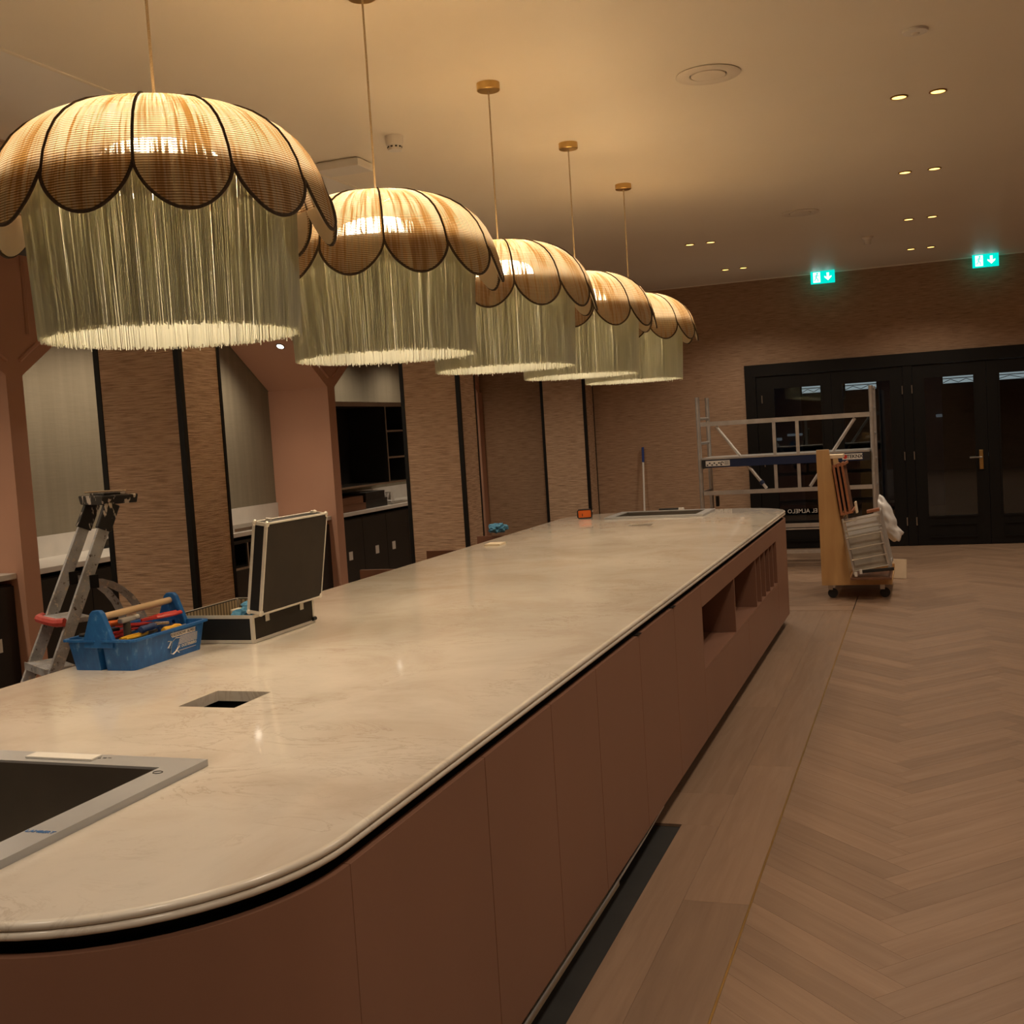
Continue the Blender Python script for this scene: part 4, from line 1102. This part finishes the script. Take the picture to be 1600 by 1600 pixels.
# ================================================================== PENDANT LAMPS
PROF = [(.020, 2.624), (.085, 2.621), (.17, 2.610), (.225, 2.599), (.275, 2.583), (.32, 2.562), (.36, 2.536), (.395, 2.504), (.424, 2.464), (.446, 2.418), (.459, 2.372)]
TIP = [(.459, 2.372), (.467, 2.345), (.473, 2.315), (.477, 2.285), (.478, 2.252)]
NP = 12; PH = math.radians(-62)
LZ = ZC
def petal_mesh(name, mt, shrink=0.0, drop=0.0, zmax=9.0):
    """one gore with its rounded lobe, centred on angle 0"""
    half = PI / NP
    rows = []; arc = 0; prev = None
    full = [(r, z, 1.0) for r, z in PROF]
    nt = 12
    for k in range(1, nt + 1):
        tt = math.sin(k / nt * PI / 2)
        f = tt * (len(TIP) - 1); i = min(int(f), len(TIP) - 2); g = f - i
        r = TIP[i][0] + (TIP[i + 1][0] - TIP[i][0]) * g; z = TIP[i][1] + (TIP[i + 1][1] - TIP[i][1]) * g
        full.append((r, z, (max((1 - tt ** 1.6), 0) ** .52 if k < nt else 0.0)))
    full = [q for q in full if q[1] < zmax]
    nu = 10; vs = []; fs = []; uv = []
    for r, z, wf in full:
        if prev: arc += math.hypot(r - prev[0], z - prev[1])
        prev = (r, z)
        for k in range(nu + 1):
            u = -1 + 2 * k / nu; a = u * half * wf * (1 - shrink * 2)
            rr = (r - shrink) * (1 - .010 * (abs(u) ** 2) * (1 if wf == 1 else wf))
            vs.append((rr * math.cos(a), rr * math.sin(a), z - drop - LZ)); uv.append((u * half * wf * .46, arc))
    nr = len(full)
    for i in range(nr - 1):
        for k in range(nu):
            a = i * (nu + 1) + k
            q = (a, a + 1, a + nu + 2, a + nu + 1)
            if full[i + 1][2] == 0: q = (a, a + 1, (i + 1) * (nu + 1))
            fs.append(q)
    me = bpy.data.meshes.new(name); me.from_pydata(vs, [], fs)
    ul = me.uv_layers.new(name='UVMap')
    for l in me.loops: ul.data[l.index].uv = uv[l.vertex_index]
    for p in me.polygons: p.use_smooth = True
    me.materials.append(mt); me.validate(); me.update(); return me, full
pm, full = petal_mesh('petal', M['raffia'])
lm, _ = petal_mesh('lining', M['liner'], .006, -.001, 2.405)
half = PI / NP
mb = MB()
edge = [(r * 1.002, -half, z) for r, z, wf in full if wf == 1] 
def cyl3(r, a, z): return (r * math.cos(a), r * math.sin(a), z - LZ)
rib = [cyl3(r * .992, -half, z + .001) for r, z, wf in full if wf == 1]
lobe = [cyl3(r * 1.0, -half * wf, z) for r, z, wf in full if wf < 1] ; lobe2 = [cyl3(r * 1.0, half * wf, z) for r, z, wf in full if wf < 1][::-1]
st = cyl3(.459 * .992, -half, 2.372); en = cyl3(.459 * .992, half, 2.372)
mb.tube(rib, .0040, 6); mb.tube([st] + lobe + lobe2[1:] + [en], .0046, 6)
pip = mb.mesh('piping', M['rope'], True)
# fringe yarn
def fringe_mesh(n, R, seed):
    rr = random.Random(seed); vs = []; fs = []; rn = []
    for layer, (RR, nn) in enumerate(((R, n), (R - .006, n))):
        for i in range(nn):
            a = 2 * PI * (i + rr.uniform(-.4, .4)) / nn; r0 = RR + rr.uniform(-.003, .003) + .014; r1 = RR + rr.uniform(-.004, .004) - .004
            zt, zb = 2.405 - LZ, 1.992 + rr.uniform(-.006, .007) - LZ
            if rr.random() < .03: zb -= rr.uniform(.004, .012)
            da = rr.uniform(-.006, .006); wd = rr.uniform(.0012, .0017); b = len(vs); v = rr.random()
            for (r, aa, z) in ((r0, a, zt), ((r0 + r1) / 2, a + da * .4, (zt + zb) / 2), (r1, a + da, zb)):
                for k in range(3):
                    t_ = 2 * PI * k / 3 + a
                    vs.append((r * math.cos(aa) + wd * math.cos(t_), r * math.sin(aa) + wd * math.sin(t_), z))
            for s_ in (0, 3):
                for k in range(3): fs.append((b + s_ + k, b + s_ + (k + 1) % 3, b + s_ + 3 + (k + 1) % 3, b + s_ + 3 + k)); rn.append(v)
            fs.append((b + 6, b + 7, b + 8)); rn.append(v)
    me = bpy.data.meshes.new('fringe'); me.from_pydata(vs, [], fs); at = me.attributes.new('rnd', 'FLOAT', 'FACE'); at.data.foreach_set('value', rn)
    me.materials.append(M['fringe']); return me
LY = (2.75, 4.12, 5.49, 6.86, 8.23)
LLAB = ('nearest the blue tool tray', 'over the flight case', 'in the middle of the row', 'over the open shelf unit', 'next to the exit doors end of the row')
LLAB = ('first, by the blue tool tray', 'second, past the tool case', 'third, mid row', 'fourth, next to last before the doors', 'last before the black doors')
root = thing('pendant_lamp', '', 'pendant lamp', (-1.98, LY[0], LZ), 0, 'fringed pendant lamps over the counter')
MB().lathe([(0, 0), (.058, 0), (.058, -.034), (.054, -.038), (0, -.038)], 28).build('ceiling_canopy', M['brass'], root, True)
MB().cyl((0, 0, -.036), (0, 0, 2.622 - LZ), .0042, 8).build('cord', M['cord'], root, True)
MB().lathe([(.0, 2.635 - LZ), (.012, 2.632 - LZ), (.018, 2.60 - LZ), (.026, 2.59 - LZ), (.026, 2.53 - LZ), (.0, 2.53 - LZ)], 16).build('bulb_holder', M['brass'], root, True)
MB().lathe([(.0, 2.530 - LZ), (.05, 2.528 - LZ), (.10, 2.520 - LZ), (.145, 2.503 - LZ), (.170, 2.478 - LZ), (.178, 2.450 - LZ), (.165, 2.420 - LZ), (.13, 2.398 - LZ), (.07, 2.385 - LZ), (0, 2.382 - LZ)], 24).build('globe_bulb', M['bulb'], root, True, label='glowing frosted globe')
mb = MB()
mb.tube([cyl3(.368, 2 * PI * k / 40, 2.407) for k in range(40)], .004, 6, True)
mb.tube([cyl3(.085, 2 * PI * k / 24, 2.612) for k in range(24)], .004, 6, True)
for k in range(4):
    a = PI / 2 * k; mb.tube([cyl3(.02, a, 2.59), cyl3(.085, a, 2.610)], .0025, 5); mb.tube([cyl3(.368, a + .3, 2.407), cyl3(.43, a + .3, 2.420)], .0025, 5)
mb.build('wire_frame', M['brass'], root, True)
put('fringe', fringe_mesh(1150, .355, 4), root, 'stuff', 'long sage green yarn fringe')
MB().lathe([(.352, 2.404 - LZ), (.350, 2.315 - LZ)], 48).build('fringe_band', M['liner'], root, True)  # band kept just tall enough to hide globe light leaking through the yarn
for k in range(NP):
    a = PH + (k + .5) * 2 * PI / NP
    p = put('petal', pm, root, label='woven raffia petal' if k == 0 else None); p.rotation_euler = (0, 0, a)
    put('lining', lm, p); put('piping', pip, p)
for i, y in enumerate(LY):
    o = root if i == 0 else copy_tree(root)
    o.location = (-1.98, y, LZ); o['label'] = 'raffia petal pendant lamp with sage fringe, ' + LLAB[i]

# ================================================================== CEILING FITTINGS
dl = []
for y in (2.58, 4.76, 6.945, 9.123, 11.353, 13.45):
    dl += [(-.065, y), (.14, y)]
for y in (11.345, 13.50): dl += [(-2.095, y), (-1.89, y)]
for y in (.4, 4.76, 9.123, 13.45): dl += [(2.1, y), (2.3, y)]
dl += [(-.065, .4), (.14, .4), (-1.98, .4), (-1.98, -1.6), (.04, -1.6)]
dl += [(-3.95, 2.58), (-3.95, .4), (-3.95, 7.6), (-3.95, 12.3)]  # unseen downlights added to brighten the columns
for x, y in dl:
    g = 'downlights in pairs'
    side = 'pendant' if x in (-.065, -2.095, 2.1, -1.98) else 'hall'
    od = {13.45: 'nearest the exit doors', 13.50: 'nearest the exit doors', 11.353: 'second from the exit doors', 11.345: 'just past the pendants', 9.123: 'third from the exit doors', 6.945: 'fourth from the exit doors', 7.6: '', 12.3: '', 4.76: 'fifth from the exit doors', 2.58: 'sixth from the exit doors', .4: 'behind the near sink', -1.6: 'by the rear wall'}[y]
    if y in (7.6, 12.3): od = 'before the middle column' if y < 8 else 'past the middle column'
    row = 'added unseen in the soffit' if x < -3 else 'counter row' if x < -1.8 else ('right wall row' if x > 1 else 'middle row')
    lab = 'round brass downlight, %s side of the pair %s, %s' % (side, od, row)
    spotlight((x, y, ZC - .001), (0, 0, -1), 'downlight', lab, 'downlight', g if x > -1.8 else g + ' past the pendants', .047, M['down'], DOWN_W * (1.9 if x < -3 else 1.0), DOWN_COL, 2.3, .8, M['gold'])
def ceil_speaker(x, y, lab):
    t = thing('ceiling_speaker', lab, 'speaker', (x, y, ZC - .001), 0, 'ceiling speakers')
    MB().lathe([(.16, .0), (.163, -.004), (.158, -.007), (.095, -.006), (.092, .0)], 40).build('outer_ring', M['offwhite'], t, True)
    MB().lathe([(.088, -.002), (.086, -.008), (.06, -.012), (0, -.013)], 32).build('grille', M['offwhite'], t, True)
    MB().lathe([(.092, -.001), (.088, -.0015)], 32).build('shadow_ring', M['ink'], t)
ceil_speaker(-.96, 5.94, 'round flush ceiling speaker between pendants and downlights')
ceil_speaker(-.937, 10.30, 'round flush ceiling speaker towards the doors')
t = thing('ceiling_sensor', 'flat round white sensor in the hall ceiling', 'sensor', (.028, 5.795, ZC - .001))
MB().lathe([(.058, 0), (.056, -.010), (.03, -.014), (0, -.014)], 28).build('cover', M['whiteplastic'], t, True)
MB().lathe([(.02, -.014), (.015, -.02), (0, -.022)], 16).build('lens', M['offwhite'], t, True)
t = thing('smoke_detector', 'white conical smoke detector near the exit signs', 'smoke detector', (-.466, 12.18, ZC - .001))
MB().lathe([(.055, 0), (.055, -.015), (.038, -.03), (.032, -.075), (0, -.078)], 24).build('head', M['whiteplastic'], t, True)
MB().lathe([(.06, 0), (.06, -.008), (.055, -.010)], 24).build('base', M['offwhite'], t, True)
t = thing('smoke_detector', 'white round smoke detector by the second pendant cord', 'smoke detector', (-2.80, 6.12, ZC - .001))
MB().lathe([(.052, 0), (.052, -.03), (.048, -.05), (.040, -.056), (.040, -.082), (0, -.084)], 24).build('head', M['whiteplastic'], t, True)
mb = MB()
for k in range(10):
    a = 2 * PI * k / 10; mb.box(-.006, .006, .0395, .043, -.068, -.060, M=Matrix.Rotation(a, 4, 'Z'))
mb.build('vent', M['ink'], t)
t = thing('emergency_light', 'flat white rectangular emergency light on the ceiling by the columns', 'emergency light', (-3.33, 6.50, ZC - .001), 0)
MB().box(-.15, .15, -.10, .10, -.055, -.008, .004).build('housing', M['whiteplastic'], t)
MB().box(-.135, .135, -.085, .085, -.008, 0).build('back_plate', M['offwhite'], t)

# exit signs
def exit_sign(x0, lab):
    w_, h = .285, .150
    t = thing('exit_sign', lab, 'exit sign', (x0, 14.60, 3.258), 0, 'green emergency exit signs')
    MB().box(0, w_, 0, .03, 0, h, .003).build('box', M['exitgreen'], t)
    MB().box(.02, w_ - .02, .004, .026, h, ZC - 3.258 - .001).build('bracket', M['whiteplastic'], t)
    MB().box(.030, .115, -.0015, -.0003, .014, h - .012).build('doorway', M['exitwhite'], t, label='white doorway panel')
    mb = MB(); y = -.0025
    def limb(pts, r): mb.tube([(p[0], y, p[1]) for p in pts], r, 6, flat=.25)
    mb.cyl((.080, y - .001, .121), (.080, y + .001, .121), .010, 10)
    limb([(.078, .108), (.066, .070)], .010); limb([(.076, .104), (.094, .092), (.104, .100)], .005); limb([(.072, .103), (.056, .098), (.048, .082)], .005)
    limb([(.068, .070), (.086, .056), (.088, .028)], .0065); limb([(.064, .068), (.056, .044), (.036, .042)], .0065)
    mb.build('running_figure', M['exitgreen'], t, True)
    MB().prism([(.190, .125), (.190, .075), (.163, .088), (.163, .070), (.205, .030), (.247, .070), (.247, .088), (.220, .075), (.220, .125)], 1, -.0015, -.0003).build('arrow', M['exitwhite'], t, label='white arrow pointing down')
exit_sign(-1.238, 'green lit exit sign hanging above the scaffold side doors')
exit_sign(.600, 'green lit exit sign above the door with the brass handle')

# ================================================================== SCAFFOLD
SX0, SX1, SY0, SY1 = -2.40, -.525, 12.95, 13.57
t = thing('scaffold', 'folding aluminium scaffold with dark blue platform beam in front of the doors', 'scaffold', (0, 0, 0))
for x in (SX0, SX1):
    ztop = 1.945
    for y in (SY0, SY1):
        MB().cyl((x, y, .11), (x, y, ztop), .024, 12).build('upright', M['alu'], t, True)
        w_ = MB().cyl((x - .014, y, .06), (x + .014, y, .06), .059, 18).build('castor', M['rubber'], t, True)
        MB().box(x - .02, x + .02, y - .02, y + .02, .09, .125).build('castor_fork', M['steel'], t)
    for z in (.30, .58, .86, 1.14, 1.42, 1.70) + ((1.92,) if x == SX1 else ()):
        MB().cyl((x, SY0, z), (x, SY1, z), .017, 10).build('rung', M['alu'], t, True)
def sbar(p, q, r=.022, name='brace'):
    return MB().cyl(p, q, r, 10).build(name, M['alu'], t, True)
def rail(z, za, xa, xb, hgt=.05):
    mb = MB(); y = SY0 - .03
    mb.prism([(xa, za), (xb, z), (xb, z + hgt), (xa, za + hgt)], 1, y - .012, y + .012); return mb
rail(1.612, 1.612, SX0 + .03, SX1 - .02).build('guard_rail', M['alu'], t)
rail(.835, .835, SX0 + .03, SX1 - .02, .045).build('mid_rail', M['alu'], t)
rail(.440, .440, SX0 + .03, SX1 - .02, .045).build('low_rail', M['alu'], t)
rail(.415, .415, SX0 + .03, SX1 - .02, .015).build('low_rail', M['alu'], t)
rail(.150, .150, SX0 + .03, SX1 - .02, .04).build('foot_rail', M['alu'], t)
yb = SY0 - .03
for x in (-1.56, -1.31):
    MB().box(x - .018, x + .018, yb - .008, yb + .008, .88, 1.612).build('rail_post', M['alu'], t)
for (x0, z0, x1, z1) in ((-2.20, 1.605, -1.67, .885), (-.70, 1.605, -1.20, .885)):
    br = sbar((x0, SY0 - .012, z0), (x1, SY0 - .012, z1), .018)
    if x0 < -1: MB().cyl((x1 - .037, SY0 - .012, z1 + .05), (x1 - .063, SY0 - .012, z1 + .085), .026, 10).build('brace_clip', M['navy'], br, True)
pb = MB().box(SX0 + .03, SX1 - .035, SY0 - .045, SY0 - .008, 1.145, 1.235).build('platform_beam', M['navy'], t)
MB().box(SX0 + .03, SX1 - .035, SY0 - .05, SY1 - .02, 1.236, 1.256).build('platform_deck', M['alu'], t)
MB().box(SX0 + .028, SX0 + .08, SY0 - .047, SY0 - .007, 1.143, 1.234).box(SX1 - .10, SX1 - .033, SY0 - .047, SY0 - .007, 1.143, 1.234).build('beam_end', M['rubber'], pb)
s1 = MB().box(-2.33, -2.06, SY0 - .0485, SY0 - .0472, 1.160, 1.222).build('safety_sticker', M['label'], pb)
mb = MB(); rr = random.Random(5)
for k in range(7):
    xx = -2.32 + k * .026; mb.box(xx, xx + .018, SY0 - .0495, SY0 - .0486, 1.168 + .02 * (k % 2), 1.182 + .02 * (k % 2))
mb.tube([(-2.145 + .016 * math.cos(a * .7), SY0 - .049, 1.19 + .016 * math.sin(a * .7)) for a in range(7)], .004, 5)
for k in range(3): mb.box(-2.12, -2.07, SY0 - .0495, SY0 - .0486, 1.175 + k * .015, 1.180 + k * .015)
mb.build('sticker_print', M['ink'], s1)
s2 = MB().box(-.845, -.635, SY0 - .0485, SY0 - .0472, 1.160, 1.224).build('maker_sticker', M['label'], pb)
MB().cyl((-.815, SY0 - .0492, 1.192), (-.815, SY0 - .0486, 1.192), .023, 16).build('red_dot', M['red'], s2)
me = text_mesh('TEKNX', .052, .0003, bold=.0012); me.materials.append(M['ink']); o = put('sticker_lettering', me, s2); o.location = (-.715, SY0 - .0492, 1.192); o.rotation_euler = (PI / 2, 0, 0)
MB().box(SX0 + .055, SX0 + .085, SY1 - .05, SY1 + .03, .66, .78).build('clamp', M['rubber'], t)

# ================================================================== BROOM
t = thing('broom', 'broom with white stick and blue grip leaning on the end wall', 'broom', (-3.475, 14.58, 0))
MB().cyl((0, 0, .07), (0, .125, 1.20), .012, 10).build('stick', M['whiteplastic'], t, True)
MB().cyl((0, .124, 1.19), (0, .146, 1.385), .0165, 12).build('grip', mat('blue_grip', (0.02, 0.05, 0.22), .5), t, True)
MB().box(-.16, .16, -.035, .025, .045, .085, .01).build('head', M['darkblue'], t)
mb = MB()
for i in range(16):
    for j in range(3): mb.cyl((-.15 + .02 * i, -.025 + .02 * j, .045), (-.15 + .02 * i, -.028 + .022 * j, .001), .005, 5)
mb.build('bristles', M['rubber'], t, kind='stuff')

# ================================================================== TROLLEY WITH BOARDS
KX, KY = -.90, 10.62
t = thing('board_trolley', 'birch plywood A-frame trolley on castors', 'trolley', (KX, KY, 0), 0)
prof_ = [(-.02, .12), (.585, .12), (.585, .185), (.225, .205), (.09, 1.345), (-.02, 1.345)]
def aframe(y0, y1, hz=1.0, nm='end_panel'):
    pp = [(a, b if b < .3 else .12 + (b - .12) * hz) for a, b in prof_]
    mb = MB()
    mb.prism([pp[0], (.225, .12), pp[3], pp[4], pp[5]], 1, y0, y1)
    mb.build(nm, M['ply'], t)
    MB().box(.2255, .585, y0, y1, .12, .186).build('foot_rail', M['ply'], t)
    MB().box(-.0195, .0895, y0 - .001, y1 + .001, pp[4][1] + .0003, pp[4][1] + .003).build('cut_edge', M['plycut'], t)
aframe(0, .03); aframe(.95, .98, .93)
MB().prism([(.12, .207), (.222, .207), (.098, 1.262), (.03, 1.262)], 1, .031, .949).build('back_board', M['ply'], t)
MB().box(.04, .205, .032, .30, 1.2625, 1.295, .002).build('cut_block', M['plycut'], t)
MB().box(.0, .585, .031, .949, .12, .14).build('deck', M['ply'], t)
for x in (.05, .50):
    for y in (.05, .88):
        k = MB().box(x - .02, x + .02, y - .02, y + .02, .075, .1195).build('castor_fork', M['steel'], t)
        MB().cyl((x + .02, y - .012, .044), (x + .02, y + .012, .044), .044, 18).build('castor', M['rubber'], t, True)
# boards leaning on the A-frame : local frame along the slope
TK = Vector((KX, KY, 0))
ang = math.radians(7.0)
def leaning(x, z, rot=ang): return Matrix.Translation(TK + Vector((x, 0, z))) @ Matrix.Rotation(-rot, 4, 'Y')
def lean_obj(name, mb, mt, M4, lab, cat, grp=None):
    o = mb.build(name, mt); o.matrix_world = M4; return tag(o, lab, cat, grp)
for i in range(3):
    t2 = thing('slatted_frame', 'reddish wooden slatted frame, %s on the plywood trolley' % ('leaning innermost', 'leaning between two others', 'leaning outermost')[i], 'frame', group='reddish frames on the trolley')
    t2.matrix_world = leaning(.172 + .036 * i, .752 + .007 * i)
    MB().box(0, .010, .0, .50, .02, .435).build('panel', M['darkwood'], t2)
    MB().box(0, .019, -.03, -.0005, .0, .455).build('front_batten', M['redwood'], t2)
    MB().box(.0195, .034, -.025, .50, .0, .022).build('bottom_batten', M['redwood'], t2)
    MB().box(.0195, .034, -.025, .50, .433, .455).build('top_batten', M['redwood'], t2)
# crates / racks with white sheets lower down
def rack(name, lab, M4, w_, h, d_, nrail, mt_in):
    t2 = thing(name, lab, 'rack'); t2.matrix_world = M4
    for y in (0,):
        for x in (0, w_):
            MB().box(x - .010, x + .010, -.012, .012, 0, h).build('post', M['alu'], t2)
        for k in range(nrail):
            z = .03 + (h - .06) * k / (nrail - 1)
            MB().cyl((0, -.013, z), (w_, -.013, z), .006, 8).build('wire', M['steel'], t2, True)
    for x in (0, w_):
        MB().box(x - .010, x + .010, d_ - .012, d_ + .012, 0, h).build('post', M['alu'], t2)
        MB().box(x - .008, x + .008, .012, d_ - .012, h - .02, h - .004).build('side_rail', M['alu'], t2)
        MB().box(x - .008, x + .008, .012, d_ - .012, .01, .03).build('side_rail', M['alu'], t2)
    MB().box(.014, w_ - .014, .02, .028, .02, h - .01).build('white_sheet', mt_in, t2, label='white sheet behind the wires')
    return t2
rack('wire_rack', 'tall wire rack with white sheets leaning on the plywood trolley', leaning(.272, .228, math.radians(10)) @ Matrix.Translation((0, .0, 0)), .315, .50, .40, 6, M['plasticbag'])
r2 = rack('wire_rack', 'low wire rack with greyish sheet in front on the plywood trolley', leaning(.276, .228, math.radians(10)) @ Matrix.Translation((0, -.100, 0)), .300, .36, .05, 4, m_noisy('greyish_sheet', (0.34, 0.31, 0.26), (0.45, 0.42, 0.36), 9, .5))
lean_obj('wood_tray', MB().box(.24, .585, -.165, .42, .1872, .207, .002), M['darkwood'], Matrix.Translation(TK), 'dark reddish wooden tray under the wire racks', 'tray')
t = thing('black_bar', 'black bar with white ends lying across the front of the trolley', 'bar', TK + Vector((.47, -.142, .270)))
t.rotation_euler = (0, -.08, 0)
MB().box(-.14, .14, -.012, .012, -.014, .014, .004).build('bar', M['rubber'], t)
for x, z in ((-.185, -.02), (-.140, 0.0)):
    MB().box(x - .012, x + .012, -.018, .018, z - .02, z + .02, .004).build('end_cap', M['whiteplastic'], t)
o = MB().box(-.055, .055, -.06, .06, -.012, .012, .002).build('wood_block', M['redwood']); o.matrix_world = leaning(.272, .228, math.radians(10)) @ Matrix.Translation((.265, .12, .5105)); tag(o, 'reddish wooden block on top of the tall wire rack', 'block')
o = MB().box(-.008, .008, -.06, .06, -.05, .05, .002).build('wood_chip', M['plycut']); o.location = TK + Vector((.305, .03, .818)); o.rotation_euler = (0, -.12, 0); tag(o, 'pale plywood offcut beside the slatted frames', 'offcut')
# plastic bag hanging behind
bm = bmesh.new(); bmesh.ops.create_icosphere(bm, subdivisions=4, radius=1)
for v in bm.verts:
    n = .10 * math.sin(5 * v.co.x + 3 * v.co.z) * math.cos(6 * v.co.y) + .06 * math.sin(13 * v.co.z + 4 * v.co.x)
    k = 1 + n; v.co = Vector((v.co.x * .075 * k * (1.25 - .35 * v.co.z), v.co.y * .12 * k, v.co.z * .245 * k))
    if v.co.z < -.11: v.co.x += .045 * min(1, (-.11 - v.co.z) / .06)
me = bpy.data.meshes.new('plastic_bag'); bm.to_mesh(me); bm.free(); me.materials.append(M['plasticbag'])
for p in me.polygons: p.use_smooth = True
o = put('plastic_bag', me); o.location = TK + Vector((.545, .535, .66)); o.rotation_euler = (0, -.22, 0); o.scale = (.8, .8, .92); tag(o, 'white plastic bag hanging behind the wire rack', 'bag')
o = MB().box(-.09, .09, -.009, .009, 0, .19, .001).build('pale_board', M['plycut']); o.location = TK + Vector((.60, 1.25, .001)); o.rotation_euler = (-.1, 0, -.35); tag(o, 'pale board standing on the floor behind the trolley', 'board')
